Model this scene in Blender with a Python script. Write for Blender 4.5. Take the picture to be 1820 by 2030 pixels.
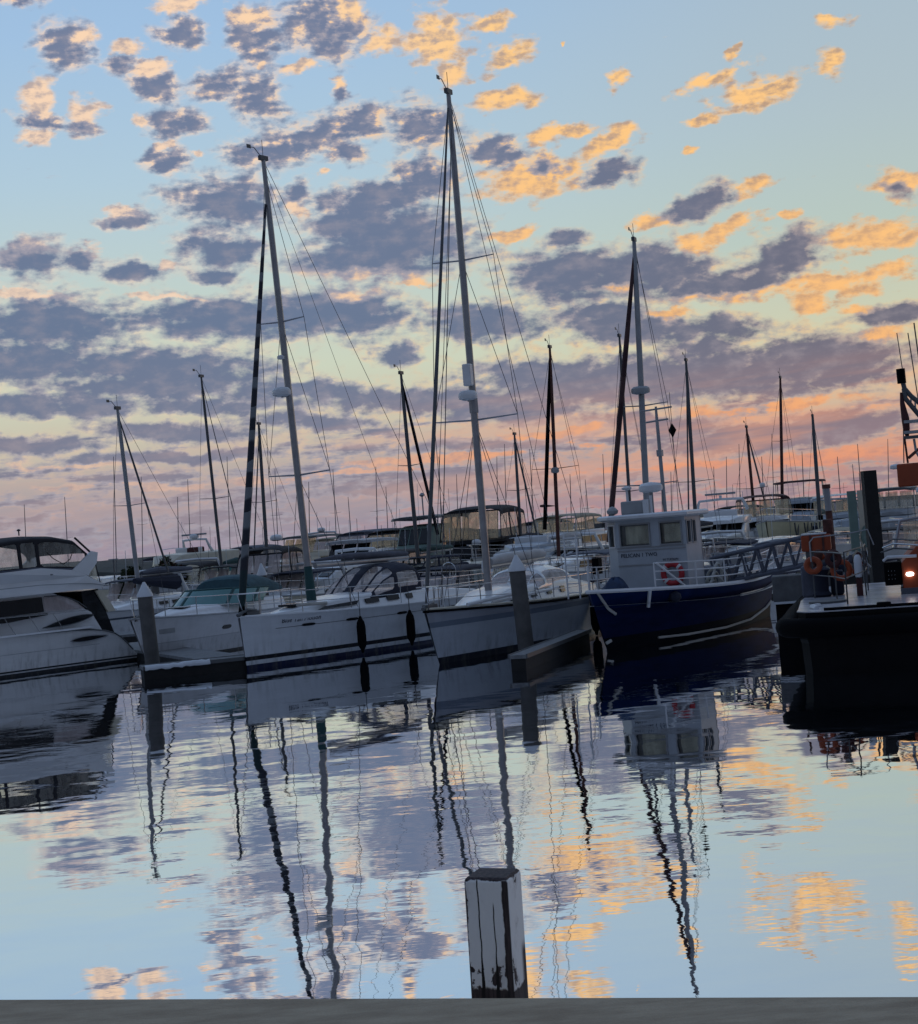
import bpy, bmesh, math, random
from mathutils import Vector, Matrix
for o in list(bpy.data.objects): bpy.data.objects.remove(o)
SC = bpy.context.scene
COL = SC.collection
# ---------------------------------------------------------------- camera
F = 3200.0; CX = 910.0; CY = 1015.0; RHO = math.atan(.0805); PIT = 25.6/3200; EYE = 3.2
fwd = Vector((0, math.cos(PIT), math.sin(PIT))); uw = Vector((0, -math.sin(PIT), math.cos(PIT))); rw = Vector((1, 0, 0))
rr = math.cos(RHO)*rw - math.sin(RHO)*uw; uu = math.sin(RHO)*rw + math.cos(RHO)*uw
cam = bpy.data.cameras.new('camera'); camo = bpy.data.objects.new('camera', cam); COL.objects.link(camo)
camo.matrix_world = Matrix(((rr.x, uu.x, -fwd.x, 0), (rr.y, uu.y, -fwd.y, 0), (rr.z, uu.z, -fwd.z, EYE), (0, 0, 0, 1)))
cam.sensor_fit = 'HORIZONTAL'; cam.sensor_width = 36; cam.lens = 36*F/1820; cam.clip_start = .1; cam.clip_end = 6000
SC.camera = camo
def ray(px, py): return fwd + (px-CX)/F*rr - (py-CY)/F*uu
def W(px, py, z=0.0):                      # the world point seen at a spot of the photo, on the level z
    d = ray(px, py); t = (z-EYE)/d.z; return Vector((0, 0, EYE)) + d*t
def Pd(px, py, Y):                         # the world point seen at a spot of the photo, Y metres ahead
    d = ray(px, py); return Vector((0, 0, EYE)) + d*(Y/d.y)
# ---------------------------------------------------------------- colour helpers
def lin(c):
    c = c/255.0
    return c/12.92 if c <= .04045 else ((c+.055)/1.055)**2.4
def rgb(r, g, b): return (lin(r), lin(g), lin(b), 1)
class NG:
    def __init__(s, nt): s.nt = nt; s.N = nt.nodes; s.L = nt.links
    def node(s, t, **k):
        n = s.N.new(t)
        for a, v in k.items(): setattr(n, a, v)
        return n
    def put(s, sock, v):
        if isinstance(v, bpy.types.NodeSocket): s.L.new(v, sock)
        else: sock.default_value = v
    def m(s, op, a, b=0.0, c=0.0, clamp=False):
        n = s.node('ShaderNodeMath', operation=op); n.use_clamp = clamp
        s.put(n.inputs[0], a); s.put(n.inputs[1], b); s.put(n.inputs[2], c); return n.outputs[0]
    def vm(s, op, a, b=(0, 0, 0), c=None):
        n = s.node('ShaderNodeVectorMath', operation=op)
        s.put(n.inputs[0], a); s.put(n.inputs[1], b)
        if c is not None: s.put(n.inputs[2] if op != 'SCALE' else n.inputs[3], c)
        return n.outputs['Value'] if op in ('LENGTH', 'DOT_PRODUCT') else n.outputs[0]
    def ramp(s, fac, stops, interp='LINEAR'):
        n = s.node('ShaderNodeValToRGB'); cr = n.color_ramp; cr.interpolation = interp
        while len(cr.elements) < len(stops): cr.elements.new(.5)
        for e, (p, c) in zip(cr.elements, stops): e.position = p; e.color = c
        s.put(n.inputs[0], fac); return n.outputs[0]
    def mix(s, f, a, b):
        n = s.node('ShaderNodeMix', data_type='RGBA'); n.clamp_factor = True
        s.put(n.inputs[0], f); s.put(n.inputs[6], a); s.put(n.inputs[7], b); return n.outputs[2]
    def noise(s, vec, scale=1., detail=4., rough=.5, dist=0.):
        n = s.node('ShaderNodeTexNoise'); s.put(n.inputs['Vector'], vec)
        n.inputs['Scale'].default_value = scale; n.inputs['Detail'].default_value = detail
        n.inputs['Roughness'].default_value = rough; n.inputs['Distortion'].default_value = dist
        return n.outputs[0], n.outputs[1]
    def mapr(s, v, a, b, c=0., d=1., smooth=True):
        n = s.node('ShaderNodeMapRange'); n.interpolation_type = 'SMOOTHSTEP' if smooth else 'LINEAR'
        s.put(n.inputs[0], v); n.inputs[1].default_value = a; n.inputs[2].default_value = b
        n.inputs[3].default_value = c; n.inputs[4].default_value = d; return n.outputs[0]
    def comb(s, x, y, z=0.):
        n = s.node('ShaderNodeCombineXYZ'); s.put(n.inputs[0], x); s.put(n.inputs[1], y); s.put(n.inputs[2], z); return n.outputs[0]
    def sep(s, v):
        n = s.node('ShaderNodeSeparateXYZ'); s.put(n.inputs[0], v); return n.outputs
# ---------------------------------------------------------------- sky: clouds as (azimuth, elevation, half width, half height, turn) in degrees
DARK = [(-12.42,17.17,0.9,0.72,-4.6),(-10.59,16.49,0.57,0.29,-4.6),(-8.5,17.44,0.81,0.47,-4.6),(-14.08,18.69,1.07,0.21,-4.6),(-9.52,15.77,0.86,0.47,-14.6),(-13.47,14.79,0.9,0.32,-4.6),(-12.05,14.47,0.63,0.25,-4.6),(-8.92,14.59,1.04,0.39,-4.6),(-9.37,13.38,0.68,0.47,-4.6),(-7.33,15.76,0.98,0.47,15.4),(-5.86,15.24,0.98,0.75,-24.6),(-5.87,17.23,0.75,0.9,-4.6),(-3.44,17.51,1.58,0.93,-4.6),(-3.0,15.37,0.29,0.25,-4.6),(-5.2,13.57,2.24,0.5,7.4),(-2.83,14.19,1.79,0.59,10.4),(-0.15,13.96,1.18,0.68,-4.6),(-2.91,13.21,0.75,0.36,-4.6),(2.27,12.82,1.04,0.5,-4.6),(6.13,11.83,1.07,0.39,13.4),(4.01,12.15,0.9,0.39,-4.6),(-0.12,12.24,1.07,0.68,-4.6),(-1.78,11.64,2.33,0.57,5.4),(-7.3,11.85,2.06,0.75,-4.6),(-4.8,11.96,0.5,0.5,-4.6),(-10.83,11.41,0.87,0.33,-4.6),(-7.61,10.23,1.58,0.57,-4.6),(-7.85,9.37,0.91,0.28,-4.6),(-2.94,10.75,1.67,0.72,-4.6),(-1.2,10.07,2.76,1.14,-4.6),(-3.05,9.42,2.36,0.57,-4.6),(9.28,10.37,1.34,0.45,17.4),(16.21,10.15,0.72,0.36,-14.6),(4.6,8.45,2.46,0.92,-4.6),(7.61,8.25,2.17,0.83,-4.6),(10.01,7.54,2.26,0.44,3.4),(12.25,8.42,1.67,0.7,13.4),(-14.17,10.24,1.22,0.57,-4.6),(-12.4,10.12,0.59,0.44,-4.6),(-10.63,9.64,1.14,0.39,-4.6),(-13.67,8.04,2.72,0.92,-4.6),(-7.27,7.82,4.04,0.7,-4.6),(-3.54,7.75,2.56,0.79,-4.6),(1.43,7.05,2.46,0.57,-4.6),(5.91,7.05,1.67,0.39,-4.6),(6.57,6.42,2.56,0.52,-9.6),(9.72,6.12,1.73,0.44,-4.6),(15.45,6.0,1.48,0.35,-4.6),(-14.44,6.73,2.95,0.61,-4.6),(-9.69,6.17,3.94,0.7,-4.6),(-1.87,6.21,0.95,0.37,-4.6),(2.9,5.18,1.77,0.48,-4.6),(13.57,4.65,2.95,0.92,-4.6),(9.93,4.43,4.92,0.83,-4.6),(5.36,4.67,4.92,0.83,-4.6),(-5.17,5.24,2.95,0.35,-4.6),(-14.89,5.35,1.67,0.44,-4.6),(-12.53,5.1,1.67,0.48,-4.6),(-8.38,4.94,3.15,0.31,-4.6),(-1.64,4.62,3.94,0.35,-4.6),(-9.68,4.06,3.15,0.35,-4.6),(-4.91,4.07,2.76,0.31,-4.6),(2.08,3.97,2.95,0.52,-4.6),(12.36,2.36,4.53,0.52,1.4),(7.18,3.0,3.15,0.39,-4.6),(-14.66,3.95,2.56,0.31,-4.6),(4.71,9.75,0.79,0.31,0.4),(9.14,5.47,1.18,0.31,-4.6),(10.62,2.25,4.73,0.57,0.4),(1.44,2.77,3.94,0.22,-0.6),(-10.09,3.2,4.66,0.21,-1.6),(-0.11,1.37,6.8,0.21,-1.6),(-11.29,5.65,3.15,0.26,-4.6)]
LIT = [(-11.81,17.41,0.47,0.27,-4.6),(-10.37,17.02,0.81,0.23,0.4),(-8.34,18.34,0.86,0.27,-4.6),(-9.61,16.17,0.75,0.29,-4.6),(-13.5,15.49,0.61,0.61,-4.6),(-13.61,14.18,0.54,0.32,-4.6),(-12.02,14.8,0.68,0.57,-4.6),(-9.99,14.7,0.32,0.23,-4.6),(-9.24,13.92,0.3,0.23,-4.6),(-8.31,13.46,0.25,0.13,-4.6),(-7.7,15.54,0.72,0.18,5.4),(-4.27,16.16,0.9,0.18,10.4),(-5.9,17.93,0.72,0.36,-4.6),(-5.82,16.4,0.32,0.23,-4.6),(-2.33,17.86,0.72,0.45,-4.6),(-1.33,16.92,0.72,0.43,-4.6),(0.55,16.84,1.07,0.9,-4.6),(1.07,15.63,0.72,0.43,-4.6),(2.38,17.22,0.79,0.27,0.4),(3.09,16.05,0.9,0.43,10.4),(2.78,14.56,1.34,0.36,5.4),(5.08,16.19,0.09,0.13,-4.6),(6.88,14.81,0.32,0.27,-4.6),(14.25,15.9,0.61,0.21,-4.6),(14.13,14.53,0.5,0.5,15.4),(10.16,14.5,1.29,0.25,19.4),(11.59,13.88,1.4,0.48,10.4),(10.95,15.53,0.29,0.14,40.4),(9.64,13.14,0.54,0.13,0.4),(-2.97,15.67,0.29,0.21,-4.6),(3.63,11.93,2.24,0.61,3.4),(4.56,13.3,1.29,0.23,7.4),(6.49,12.94,1.07,0.43,17.4),(9.08,12.15,0.25,0.13,-4.6),(-3.86,12.59,0.29,0.14,-4.6),(-4.84,11.53,0.45,0.39,-4.6),(-10.99,11.59,0.82,0.25,-4.6),(-2.71,9.13,2.33,0.36,-4.6),(2.58,10.03,0.9,0.23,7.4),(11.24,10.84,0.72,0.32,17.4),(7.57,10.0,0.57,0.29,5.4),(10.17,9.46,1.25,0.32,17.4),(8.9,8.96,1.07,0.32,5.4),(12.19,9.74,0.57,0.16,5.4),(16.22,10.27,1.07,0.5,-14.6),(14.91,8.7,1.97,0.54,1.4),(15.99,7.51,0.9,0.25,5.4),(13.61,7.22,2.06,0.36,-0.6),(12.8,6.71,0.68,0.36,-4.6),(9.64,7.26,2.33,0.18,-1.6),(-14.32,10.44,1.25,0.39,-4.6),(-12.29,10.37,0.63,0.25,-4.6),(-9.75,9.74,0.36,0.32,-4.6),(14.88,5.2,1.29,0.47,-9.6),(-14.27,9.0,1.97,0.14,-7.6),(-9.66,8.69,1.61,0.09,-4.6),(-3.14,8.28,1.07,0.25,-4.6),(-0.77,8.64,1.07,0.18,-4.6),(7.66,6.76,0.9,0.25,-4.6),(14.38,6.33,0.81,0.21,-4.6),(5.98,7.88,1.61,0.18,-4.6),(11.75,3.29,2.51,0.2,-0.6),(11.46,4.02,1.07,0.18,-4.6),(-0.02,2.44,7.52,0.2,0.4),(-3.64,2.09,4.66,0.16,-0.6),(3.97,2.95,5.01,0.23,2.4),(10.71,3.3,3.58,0.18,1.4),(13.14,1.41,2.69,0.36,-1.6),(7.05,1.4,3.58,0.16,-0.6),(-10.69,2.24,3.94,0.14,-2.6),(-13.71,3.11,2.15,0.13,-2.6)]

world = bpy.data.worlds.new('World'); SC.world = world; world.use_nodes = True
def build_sky():
    nt = world.node_tree; nt.nodes.clear(); g = NG(nt)
    tc = g.node('ShaderNodeTexCoord'); x, y, z = g.sep(tc.outputs['Generated'])
    az = g.m('MULTIPLY', g.m('ARCTAN2', x, y), 57.2958)
    el = g.m('MULTIPLY', g.m('ARCSINE', z), 57.2958)
    p = g.comb(az, el)
    n1f, n1c = g.noise(g.vm('MULTIPLY', p, (1., 1.35, 1)), .55, 5, .6)
    warp = g.vm('MULTIPLY', g.vm('SUBTRACT', n1c, (.5, .5, .5)), (1.7, 1.1, 0))
    pw = g.vm('ADD', p, warp)
    def field(T, k=1.):
        cur = None; px_, py_, _z = g.sep(pw)
        for (cx, cy, a, b, r) in T:
            mp = g.node('ShaderNodeMapping', vector_type='TEXTURE')
            g.put(mp.inputs[0], pw if cur is None else g.comb(px_, py_, cur)); mp.inputs[1].default_value = (cx, cy, 0)
            mp.inputs[2].default_value = (0, 0, math.radians(r)); mp.inputs[3].default_value = (a*1.22*k, b*1.34*k, 1e5)
            d = g.vm('DOT_PRODUCT', mp.outputs[0], mp.outputs[0])
            cur = d if cur is None else g.m('SMOOTH_MIN', cur, d, .9)
        return g.m('SUBTRACT', 1., g.m('SQRT', g.m('MAXIMUM', cur, 0.)))
    fd = field(DARK); fl = field(LIT, .88)
    # fine break-up of the edges
    n2, _ = g.noise(g.vm('MULTIPLY', p, (1., 1.8, 1)), 1.15, 7, .55)
    nz = g.m('SUBTRACT', n2, .5)
    # small puffs and rags anywhere, and thin bands low down
    n3, _ = g.noise(g.vm('MULTIPLY', p, (.30, .62, 1)), 1., 5, .6)
    outside = g.mapr(g.m('ABSOLUTE', g.m('SUBTRACT', az, .4)), 16.5, 20)
    above = g.mapr(el, 18.5, 21)
    oth = g.m('MAXIMUM', outside, above)
    gen = g.m('ADD', g.m('MULTIPLY', g.m('SUBTRACT', n3, .54), 5.), g.m('SUBTRACT', g.m('MULTIPLY', oth, 1.), 1.))
    n4, _ = g.noise(g.vm('ADD', g.vm('MULTIPLY', p, (.22, 1.55, 1)), (3.3, 1.7, 0)), 1., 5, .6)
    low = g.m('SUBTRACT', 1., g.mapr(el, 2.2, 7.2))
    band = g.m('ADD', g.m('MULTIPLY', g.m('SUBTRACT', n4, .45), 3.4), g.m('SUBTRACT', low, 1.0))
    fdm = g.m('MAXIMUM', g.m('MAXIMUM', fd, gen), band)
    vd = g.m('ADD', fdm, g.m('MULTIPLY', nz, 1.45)); vl = g.m('ADD', fl, g.m('MULTIPLY', nz, 2.7))
    va = g.m('MAXIMUM', vd, vl)
    alpha = g.mapr(va, -.20, .50)
    # clear sky by elevation; warmer to the right
    t = g.m('DIVIDE', g.m('MAXIMUM', el, 0.), 30.)
    base = g.ramp(t, [(0, rgb(150, 140, 158)), (.02, rgb(154, 146, 158)), (.05, rgb(162, 152, 160)), (.085, rgb(180, 168, 164)),
                      (.13, rgb(200, 194, 174)), (.20, rgb(202, 210, 190)), (.29, rgb(192, 208, 202)), (.42, rgb(176, 202, 218)),
                      (.58, rgb(160, 192, 224)), (1, rgb(128, 165, 212))])
    right = g.mapr(az, -6, 18)
    warm = g.ramp(t, [(0, rgb(180, 130, 132)), (.04, rgb(198, 148, 132)), (.085, rgb(212, 166, 140)), (.12, rgb(212, 190, 160)), (.18, rgb(208, 204, 172)),
                      (.30, rgb(182, 198, 188)), (.45, rgb(174, 190, 196)), (1, rgb(150, 176, 204))])
    clear = g.mix(g.m('MULTIPLY', right, .85), base, warm)
    # clouds: dark slate bodies, sunlit thin rims and rags
    n5, _ = g.noise(g.vm('ADD', g.vm('MULTIPLY', p, (1., 1.8, 1)), (-.16, .20, 0)), 1.15, 7, .55)
    relief = g.m('MULTIPLY', g.m('SUBTRACT', n2, n5), g.mapr(el, 9, 14, 1.7, 3.0))
    thick = g.m('ADD', g.m('ADD', g.m('ADD', g.m('MULTIPLY', fdm, g.mapr(el, 10, 14, 1.55, 1.0)), g.m('MULTIPLY', nz, g.mapr(el, 10, 14, .9, 1.5))), relief), g.m('MULTIPLY', g.m('MAXIMUM', vl, 0.), -.7))
    darkc = g.ramp(t, [(0, rgb(146, 138, 152)), (.05, rgb(140, 132, 146)), (.12, rgb(118, 124, 146)), (.25, rgb(104, 120, 148)), (.6, rgb(116, 128, 156)), (1, rgb(120, 130, 160))])
    darkr = g.ramp(t, [(0, rgb(148, 128, 138)), (.07, rgb(140, 122, 132)), (.2, rgb(106, 106, 122)), (.6, rgb(112, 114, 134))])
    darkcol = g.mix(right, darkc, darkr)
    darkcol = g.mix(g.mapr(n5, .42, .80, 0, .40), darkcol, rgb(176, 164, 168))
    litl = g.ramp(t, [(0, rgb(172, 152, 158)), (.06, rgb(204, 172, 160)), (.16, rgb(240, 210, 178)), (.35, rgb(240, 212, 190)), (.6, rgb(250, 214, 180)), (1, rgb(220, 205, 205))])
    litr = g.ramp(t, [(0, rgb(206, 140, 126)), (.05, rgb(228, 154, 120)), (.10, rgb(238, 168, 120)), (.2, rgb(250, 190, 124)), (.6, rgb(255, 206, 138)), (1, rgb(230, 200, 180))])
    litcol = g.mix(g.mapr(az, -9, 5), litl, litr)
    litcol = g.mix(g.mapr(relief, -.25, .5, 0, .6), litcol, darkcol)
    mauve = g.mix(right, rgb(164, 160, 172), rgb(180, 162, 156))
    cloud = g.mix(g.mapr(thick, .18, .80), g.mix(g.mapr(thick, -.12, .36), litcol, mauve), darkcol)
    # peach veil in streaks above the horizon
    n6, _ = g.noise(g.vm('ADD', g.vm('MULTIPLY', g.comb(az, g.m('SUBTRACT', el, g.m('MULTIPLY', az, .06))), (.12, 1.1, 1)), (9, 4, 0)), 1., 4, .55)
    pv = g.m('MULTIPLY', g.mapr(n6, .42, .66), g.m('MULTIPLY', g.mapr(el, .2, 1.6), g.m('SUBTRACT', 1., g.mapr(el, 3.0, 5.2))))
    c = g.mix(alpha, clear, cloud)
    c = g.mix(g.m('MULTIPLY', pv, g.mapr(az, -16, 6, .15, .5)), c, g.mix(right, rgb(212, 170, 152), rgb(236, 160, 120)))
    # the dusk side of the sky, behind the photographer, and the zenith are darker
    back = g.mapr(y, -.1, .75); hi = g.mapr(z, .42, .95)
    dusk = g.mix(g.mapr(z, 0, .6), rgb(90, 95, 107), rgb(102, 114, 138))
    c = g.mix(back, dusk, c)
    c = g.mix(g.m('MULTIPLY', hi, .8), c, rgb(128, 152, 190))
    ns = g.node('ShaderNodeTexSky'); ns.sky_type = 'NISHITA'; ns.sun_disc = False
    ns.sun_elevation = math.radians(1.5); ns.sun_rotation = math.radians(48)
    b2 = g.node('ShaderNodeBackground'); g.L.new(ns.outputs[0], b2.inputs[0]); b2.inputs[1].default_value = .004
    b1 = g.node('ShaderNodeBackground'); g.L.new(c, b1.inputs[0]); b1.inputs[1].default_value = 1.
    ad = g.node('ShaderNodeAddShader'); g.L.new(b1.outputs[0], ad.inputs[0]); g.L.new(b2.outputs[0], ad.inputs[1])
    out = g.node('ShaderNodeOutputWorld'); g.L.new(ad.outputs[0], out.inputs[0])
    world.cycles.sampling_method = 'MANUAL'; world.cycles.sample_map_resolution = 512
build_sky()
sl = bpy.data.lights.new('sun', 'SUN'); sl.energy = .05; sl.angle = math.radians(12); sl.color = (1, .62, .38)
so = bpy.data.objects.new('sun', sl); COL.objects.link(so)
sdir = Vector((math.sin(math.radians(48)), math.cos(math.radians(48)), math.tan(math.radians(2.5))))
so.rotation_euler = sdir.to_track_quat('Z', 'Y').to_euler()
SC.view_settings.view_transform = 'Standard'; SC.view_settings.look = 'None'; SC.view_settings.exposure = 0; SC.view_settings.gamma = 1
SC.render.film_transparent = False
SC.cycles.max_bounces = 8; SC.cycles.use_denoising = True; SC.cycles.adaptive_threshold = .015
# ---------------------------------------------------------------- materials
def mat(name, col, rough=.6, metal=0., var=.12, vscale=3., bump=0., bscale=30., coat=0., spec=.5):
    m = bpy.data.materials.new(name); m.use_nodes = True; g = NG(m.node_tree); bs = g.N['Principled BSDF']
    tc = g.node('ShaderNodeTexCoord')
    f, _ = g.noise(tc.outputs['Object'], vscale, 5, .6)
    k = g.mapr(f, .3, .7, 1-var, 1+var, False)
    g.put(bs.inputs['Base Color'], g.vm('SCALE', col[:3], c=k))
    bs.inputs['Roughness'].default_value = rough; bs.inputs['Metallic'].default_value = metal
    bs.inputs['Coat Weight'].default_value = coat; bs.inputs['Specular IOR Level'].default_value = spec
    if bump:
        b = g.node('ShaderNodeBump'); f2, _ = g.noise(tc.outputs['Object'], bscale, 4, .6)
        b.inputs['Strength'].default_value = bump; b.inputs['Distance'].default_value = .02
        g.L.new(f2, b.inputs['Height']); g.L.new(b.outputs[0], bs.inputs['Normal'])
    return m
def water_mat():
    m = bpy.data.materials.new('harbour_water'); m.use_nodes = True; g = NG(m.node_tree); g.N.clear()
    geo = g.node('ShaderNodeNewGeometry'); pos = geo.outputs['Position']
    a, _ = g.noise(pos, .62, 2, .5); b, _ = g.noise(g.vm('MULTIPLY', pos, (1, 1.5, 1)), 1.7, 3, .5); c, _ = g.noise(pos, .09, 2, .5)
    patch = g.mapr(c, .40, .62, .35, 1.3)
    h = g.m('ADD', g.m('MULTIPLY', a, .0105), g.m('MULTIPLY', g.m('MULTIPLY', b, patch), .0023))
    bp = g.node('ShaderNodeBump'); bp.inputs['Strength'].default_value = 1; bp.inputs['Distance'].default_value = 1.
    g.L.new(h, bp.inputs['Height'])
    gl = g.node('ShaderNodeBsdfGlossy'); gl.inputs['Color'].default_value = (.95, .955, .97, 1); gl.inputs['Roughness'].default_value = .015
    g.L.new(bp.outputs[0], gl.inputs['Normal'])
    df = g.node('ShaderNodeBsdfDiffuse'); df.inputs['Color'].default_value = (.008, .014, .018, 1)
    fr = g.node('ShaderNodeFresnel'); fr.inputs[0].default_value = 1.33
    mx = g.node('ShaderNodeMixShader'); g.L.new(g.m('MAXIMUM', fr.outputs[0], .9), mx.inputs[0])
    g.L.new(df.outputs[0], mx.inputs[1]); g.L.new(gl.outputs[0], mx.inputs[2])
    o = g.node('ShaderNodeOutputMaterial'); g.L.new(mx.outputs[0], o.inputs[0]); return m
# ---------------------------------------------------------------- mesh builder
def tag(o, label=None, cat=None, group=None, kind=None):
    if label: o['label'] = label
    if cat: o['category'] = cat
    if group: o['group'] = group
    if kind: o['kind'] = kind
    return o
def empty(name, loc=(0, 0, 0), rz=0.):
    o = bpy.data.objects.new(name, None); COL.objects.link(o); o.location = loc; o.rotation_euler = (0, 0, rz)
    o.empty_display_size = .2; return o
class MB:
    def __init__(s): s.v = []; s.f = []
    def add(s, vs, fs):
        k = len(s.v); s.v += [tuple(v) for v in vs]; s.f += [tuple(i+k for i in f) for f in fs]; return s
    def box(s, c, d, rz=0., rx=0., ry=0.):
        R = Matrix.Rotation(rz, 3, 'Z') @ Matrix.Rotation(ry, 3, 'Y') @ Matrix.Rotation(rx, 3, 'X'); c = Vector(c)
        vs = [c + R @ Vector((sx*d[0]/2, sy*d[1]/2, sz*d[2]/2)) for sx in (-1, 1) for sy in (-1, 1) for sz in (-1, 1)]
        return s.add(vs, [(0, 1, 3, 2), (4, 6, 7, 5), (0, 4, 5, 1), (2, 3, 7, 6), (0, 2, 6, 4), (1, 5, 7, 3)])
    def tube(s, pts, r, n=6, closed=False):
        pts = [Vector(p) for p in pts]; N = len(pts)
        rs = r if isinstance(r, (list, tuple)) else [r]*N
        vs = []; fs = []; ref = None
        for i, p in enumerate(pts):
            if closed: d = pts[(i+1) % N]-pts[i-1]
            else: d = pts[min(i+1, N-1)]-pts[max(i-1, 0)]
            if d.length < 1e-9: d = Vector((0, 0, 1))
            d.normalize()
            if ref is None: ref = Vector((0, 0, 1)) if abs(d.z) < .9 else Vector((1, 0, 0))
            u = d.cross(ref)
            if u.length < 1e-6: u = d.cross(Vector((0, 1, 0)))
            u.normalize(); w = u.cross(d); ref = w
            for k in range(n):
                a = 2*math.pi*k/n; vs.append(p + (u*math.cos(a)+w*math.sin(a))*rs[i])
        for i in range(N if closed else N-1):
            j = (i+1) % N
            for k in range(n):
                l = (k+1) % n; fs.append((i*n+k, i*n+l, j*n+l, j*n+k))
        if not closed: fs += [tuple(range(n)), tuple(range((N-1)*n, N*n))[::-1]]
        return s.add(vs, fs)
    def loft(s, rings, cap=True, wrap=True):
        n = len(rings[0]); vs = [v for r in rings for v in r]; fs = []
        for i in range(len(rings)-1):
            for k in range(n if wrap else n-1):
                l = (k+1) % n; fs.append((i*n+k, i*n+l, (i+1)*n+l, (i+1)*n+k))
        if cap and wrap: fs += [tuple(range(n))[::-1], tuple(range((len(rings)-1)*n, len(rings)*n))]
        return s.add(vs, fs)
    def lathe(s, prof, c=(0, 0, 0), n=14):
        c = Vector(c)
        return s.loft([[c+Vector((r*math.cos(2*math.pi*k/n), r*math.sin(2*math.pi*k/n), z)) for k in range(n)] for r, z in prof])
    def prism(s, poly, axis, a, b):        # polygon in the plane across axis, swept from a to b
        def P(p, t): return {'y': (p[0], t, p[1]), 'x': (t, p[0], p[1]), 'z': (p[0], p[1], t)}[axis]
        n = len(poly); vs = [P(p, a) for p in poly]+[P(p, b) for p in poly]
        return s.add(vs, [tuple(range(n)), tuple(range(n, 2*n))[::-1]]+[(i, (i+1) % n, (i+1) % n+n, i+n) for i in range(n)])
    def torus(s, c, R, r, axis='y', n=24, m=8):
        c = Vector(c); pts = []
        for i in range(n):
            a = 2*math.pi*i/n; q = (math.cos(a)*R, math.sin(a)*R)
            pts.append(c+Vector({'y': (q[0], 0, q[1]), 'x': (0, q[0], q[1]), 'z': (q[0], q[1], 0)}[axis]))
        return s.tube(pts, r, m, True)
    def build(s, name, m, parent=None, smooth=False, bevel=0.):
        me = bpy.data.meshes.new(name); me.from_pydata(s.v, [], s.f); me.validate(); me.update()
        bm = bmesh.new(); bm.from_mesh(me); bmesh.ops.recalc_face_normals(bm, faces=bm.faces)
        if smooth:
            for f in bm.faces: f.smooth = True
            for e in bm.edges:
                if len(e.link_faces) == 2 and e.calc_face_angle(0) > math.radians(38): e.smooth = False
        bm.to_mesh(me); bm.free()
        o = bpy.data.objects.new(name, me); COL.objects.link(o)
        if m: me.materials.append(m)
        if bevel:
            b = o.modifiers.new('bevel', 'BEVEL'); b.width = bevel; b.segments = 2; b.limit_method = 'ANGLE'
        if parent: o.parent = parent
        return o
# ---------------------------------------------------------------- material table
WH = (.70, .71, .71)
M = dict(
 water=water_mat(),
 gel=mat('white_gelcoat', WH, .25, var=.05, vscale=1.2, coat=.3),
 cream=mat('cream_gelcoat', (.55, .51, .40), .35, var=.08),
 deck=mat('deck_white', (.74, .75, .76), .55, var=.08, vscale=6),
 grey=mat('grey_paint', (.30, .31, .32), .5), dgrey=mat('dark_grey_paint', (.08, .085, .09), .5),
 alu=mat('mast_aluminium', (.34, .34, .35), .38, metal=.55, var=.15), steel=mat('stainless_steel', (.6, .6, .6), .22, metal=1., var=.1),
 white=mat('white_paint', (.68, .69, .70), .45, var=.08), wire=mat('rigging_wire', (.10, .10, .11), .4, metal=.4),
 black=mat('black_rubber', (.004, .004, .005), .8, bump=.2, spec=.06), glass=mat('dark_glass', (.006, .007, .009), .12, var=.1, spec=.4),
 tealglass=mat('teal_glass', (.03, .16, .15), .15, var=.2, vscale=1.5, spec=.8),
 navy=mat('navy_canvas', (.010, .014, .032), .85, bump=.3, bscale=60), blk=mat('black_canvas', (.014, .014, .018), .85, bump=.3, bscale=60),
 slate=mat('slate_canvas', (.09, .10, .13), .85, var=.2, bump=.4), teal=mat('teal_canvas', (.035, .09, .11), .85, var=.25, bump=.4),
 green=mat('green_canvas', (.02, .07, .07), .8), sail=mat('furled_sailcloth', (.42, .42, .42), .8, bump=.3, bscale=20),
 maroon=mat('maroon_canvas', (.06, .015, .015), .8), orange=mat('orange_paint', (.30, .052, .012), .6, var=.2, vscale=2),
 red=mat('red_buoy', (.42, .02, .03), .5), blue=mat('blue_steel_paint', (.004, .016, .075), .6, var=.35, vscale=2.2, spec=.25),
 brown=mat('rust_brown', (.09, .03, .022), .75, var=.4, vscale=6, bump=.3), conc=mat('grey_concrete', (.11, .115, .118), .85, var=.3, vscale=3, bump=.5, bscale=18),
 dock=mat('dock_deck', (.16, .165, .17), .8, var=.25, vscale=8), dockside=mat('dock_side_rubber', (.008, .0075, .007), .75, var=.5, vscale=5, bump=.5),
 cap=mat('white_plastic', (.62, .65, .68), .5, var=.06), rope=mat('worn_white_rope', (.42, .41, .38), .9, bump=.5), wood=mat('brown_varnish', (.10, .05, .03), .6),
 tan=mat('tan_canvas', (.34, .30, .22), .85), hullgrey=mat('grey_blue_gelcoat', (.40, .44, .48), .35), deckwet=mat('wet_steel_deck', (.42, .42, .45), .25, var=.5, vscale=.9, bump=.15, bscale=6, spec=.7),
 blackhull=mat('black_steel_hull', (.003, .003, .004), .6, var=.4, spec=.12), seagreen=mat('pale_green_paint', (.15, .22, .19), .6), yellowish=mat('pale_yellow_gelcoat', (.52, .50, .36), .4),
)
def emis(name, col, st):
    m = bpy.data.materials.new(name); m.use_nodes = True; b = m.node_tree.nodes['Principled BSDF']
    b.inputs['Emission Color'].default_value = (*col, 1); b.inputs['Emission Strength'].default_value = st; return m
M['lamp'] = emis('lit_lamp', (1, .92, .84), 5.)
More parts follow.
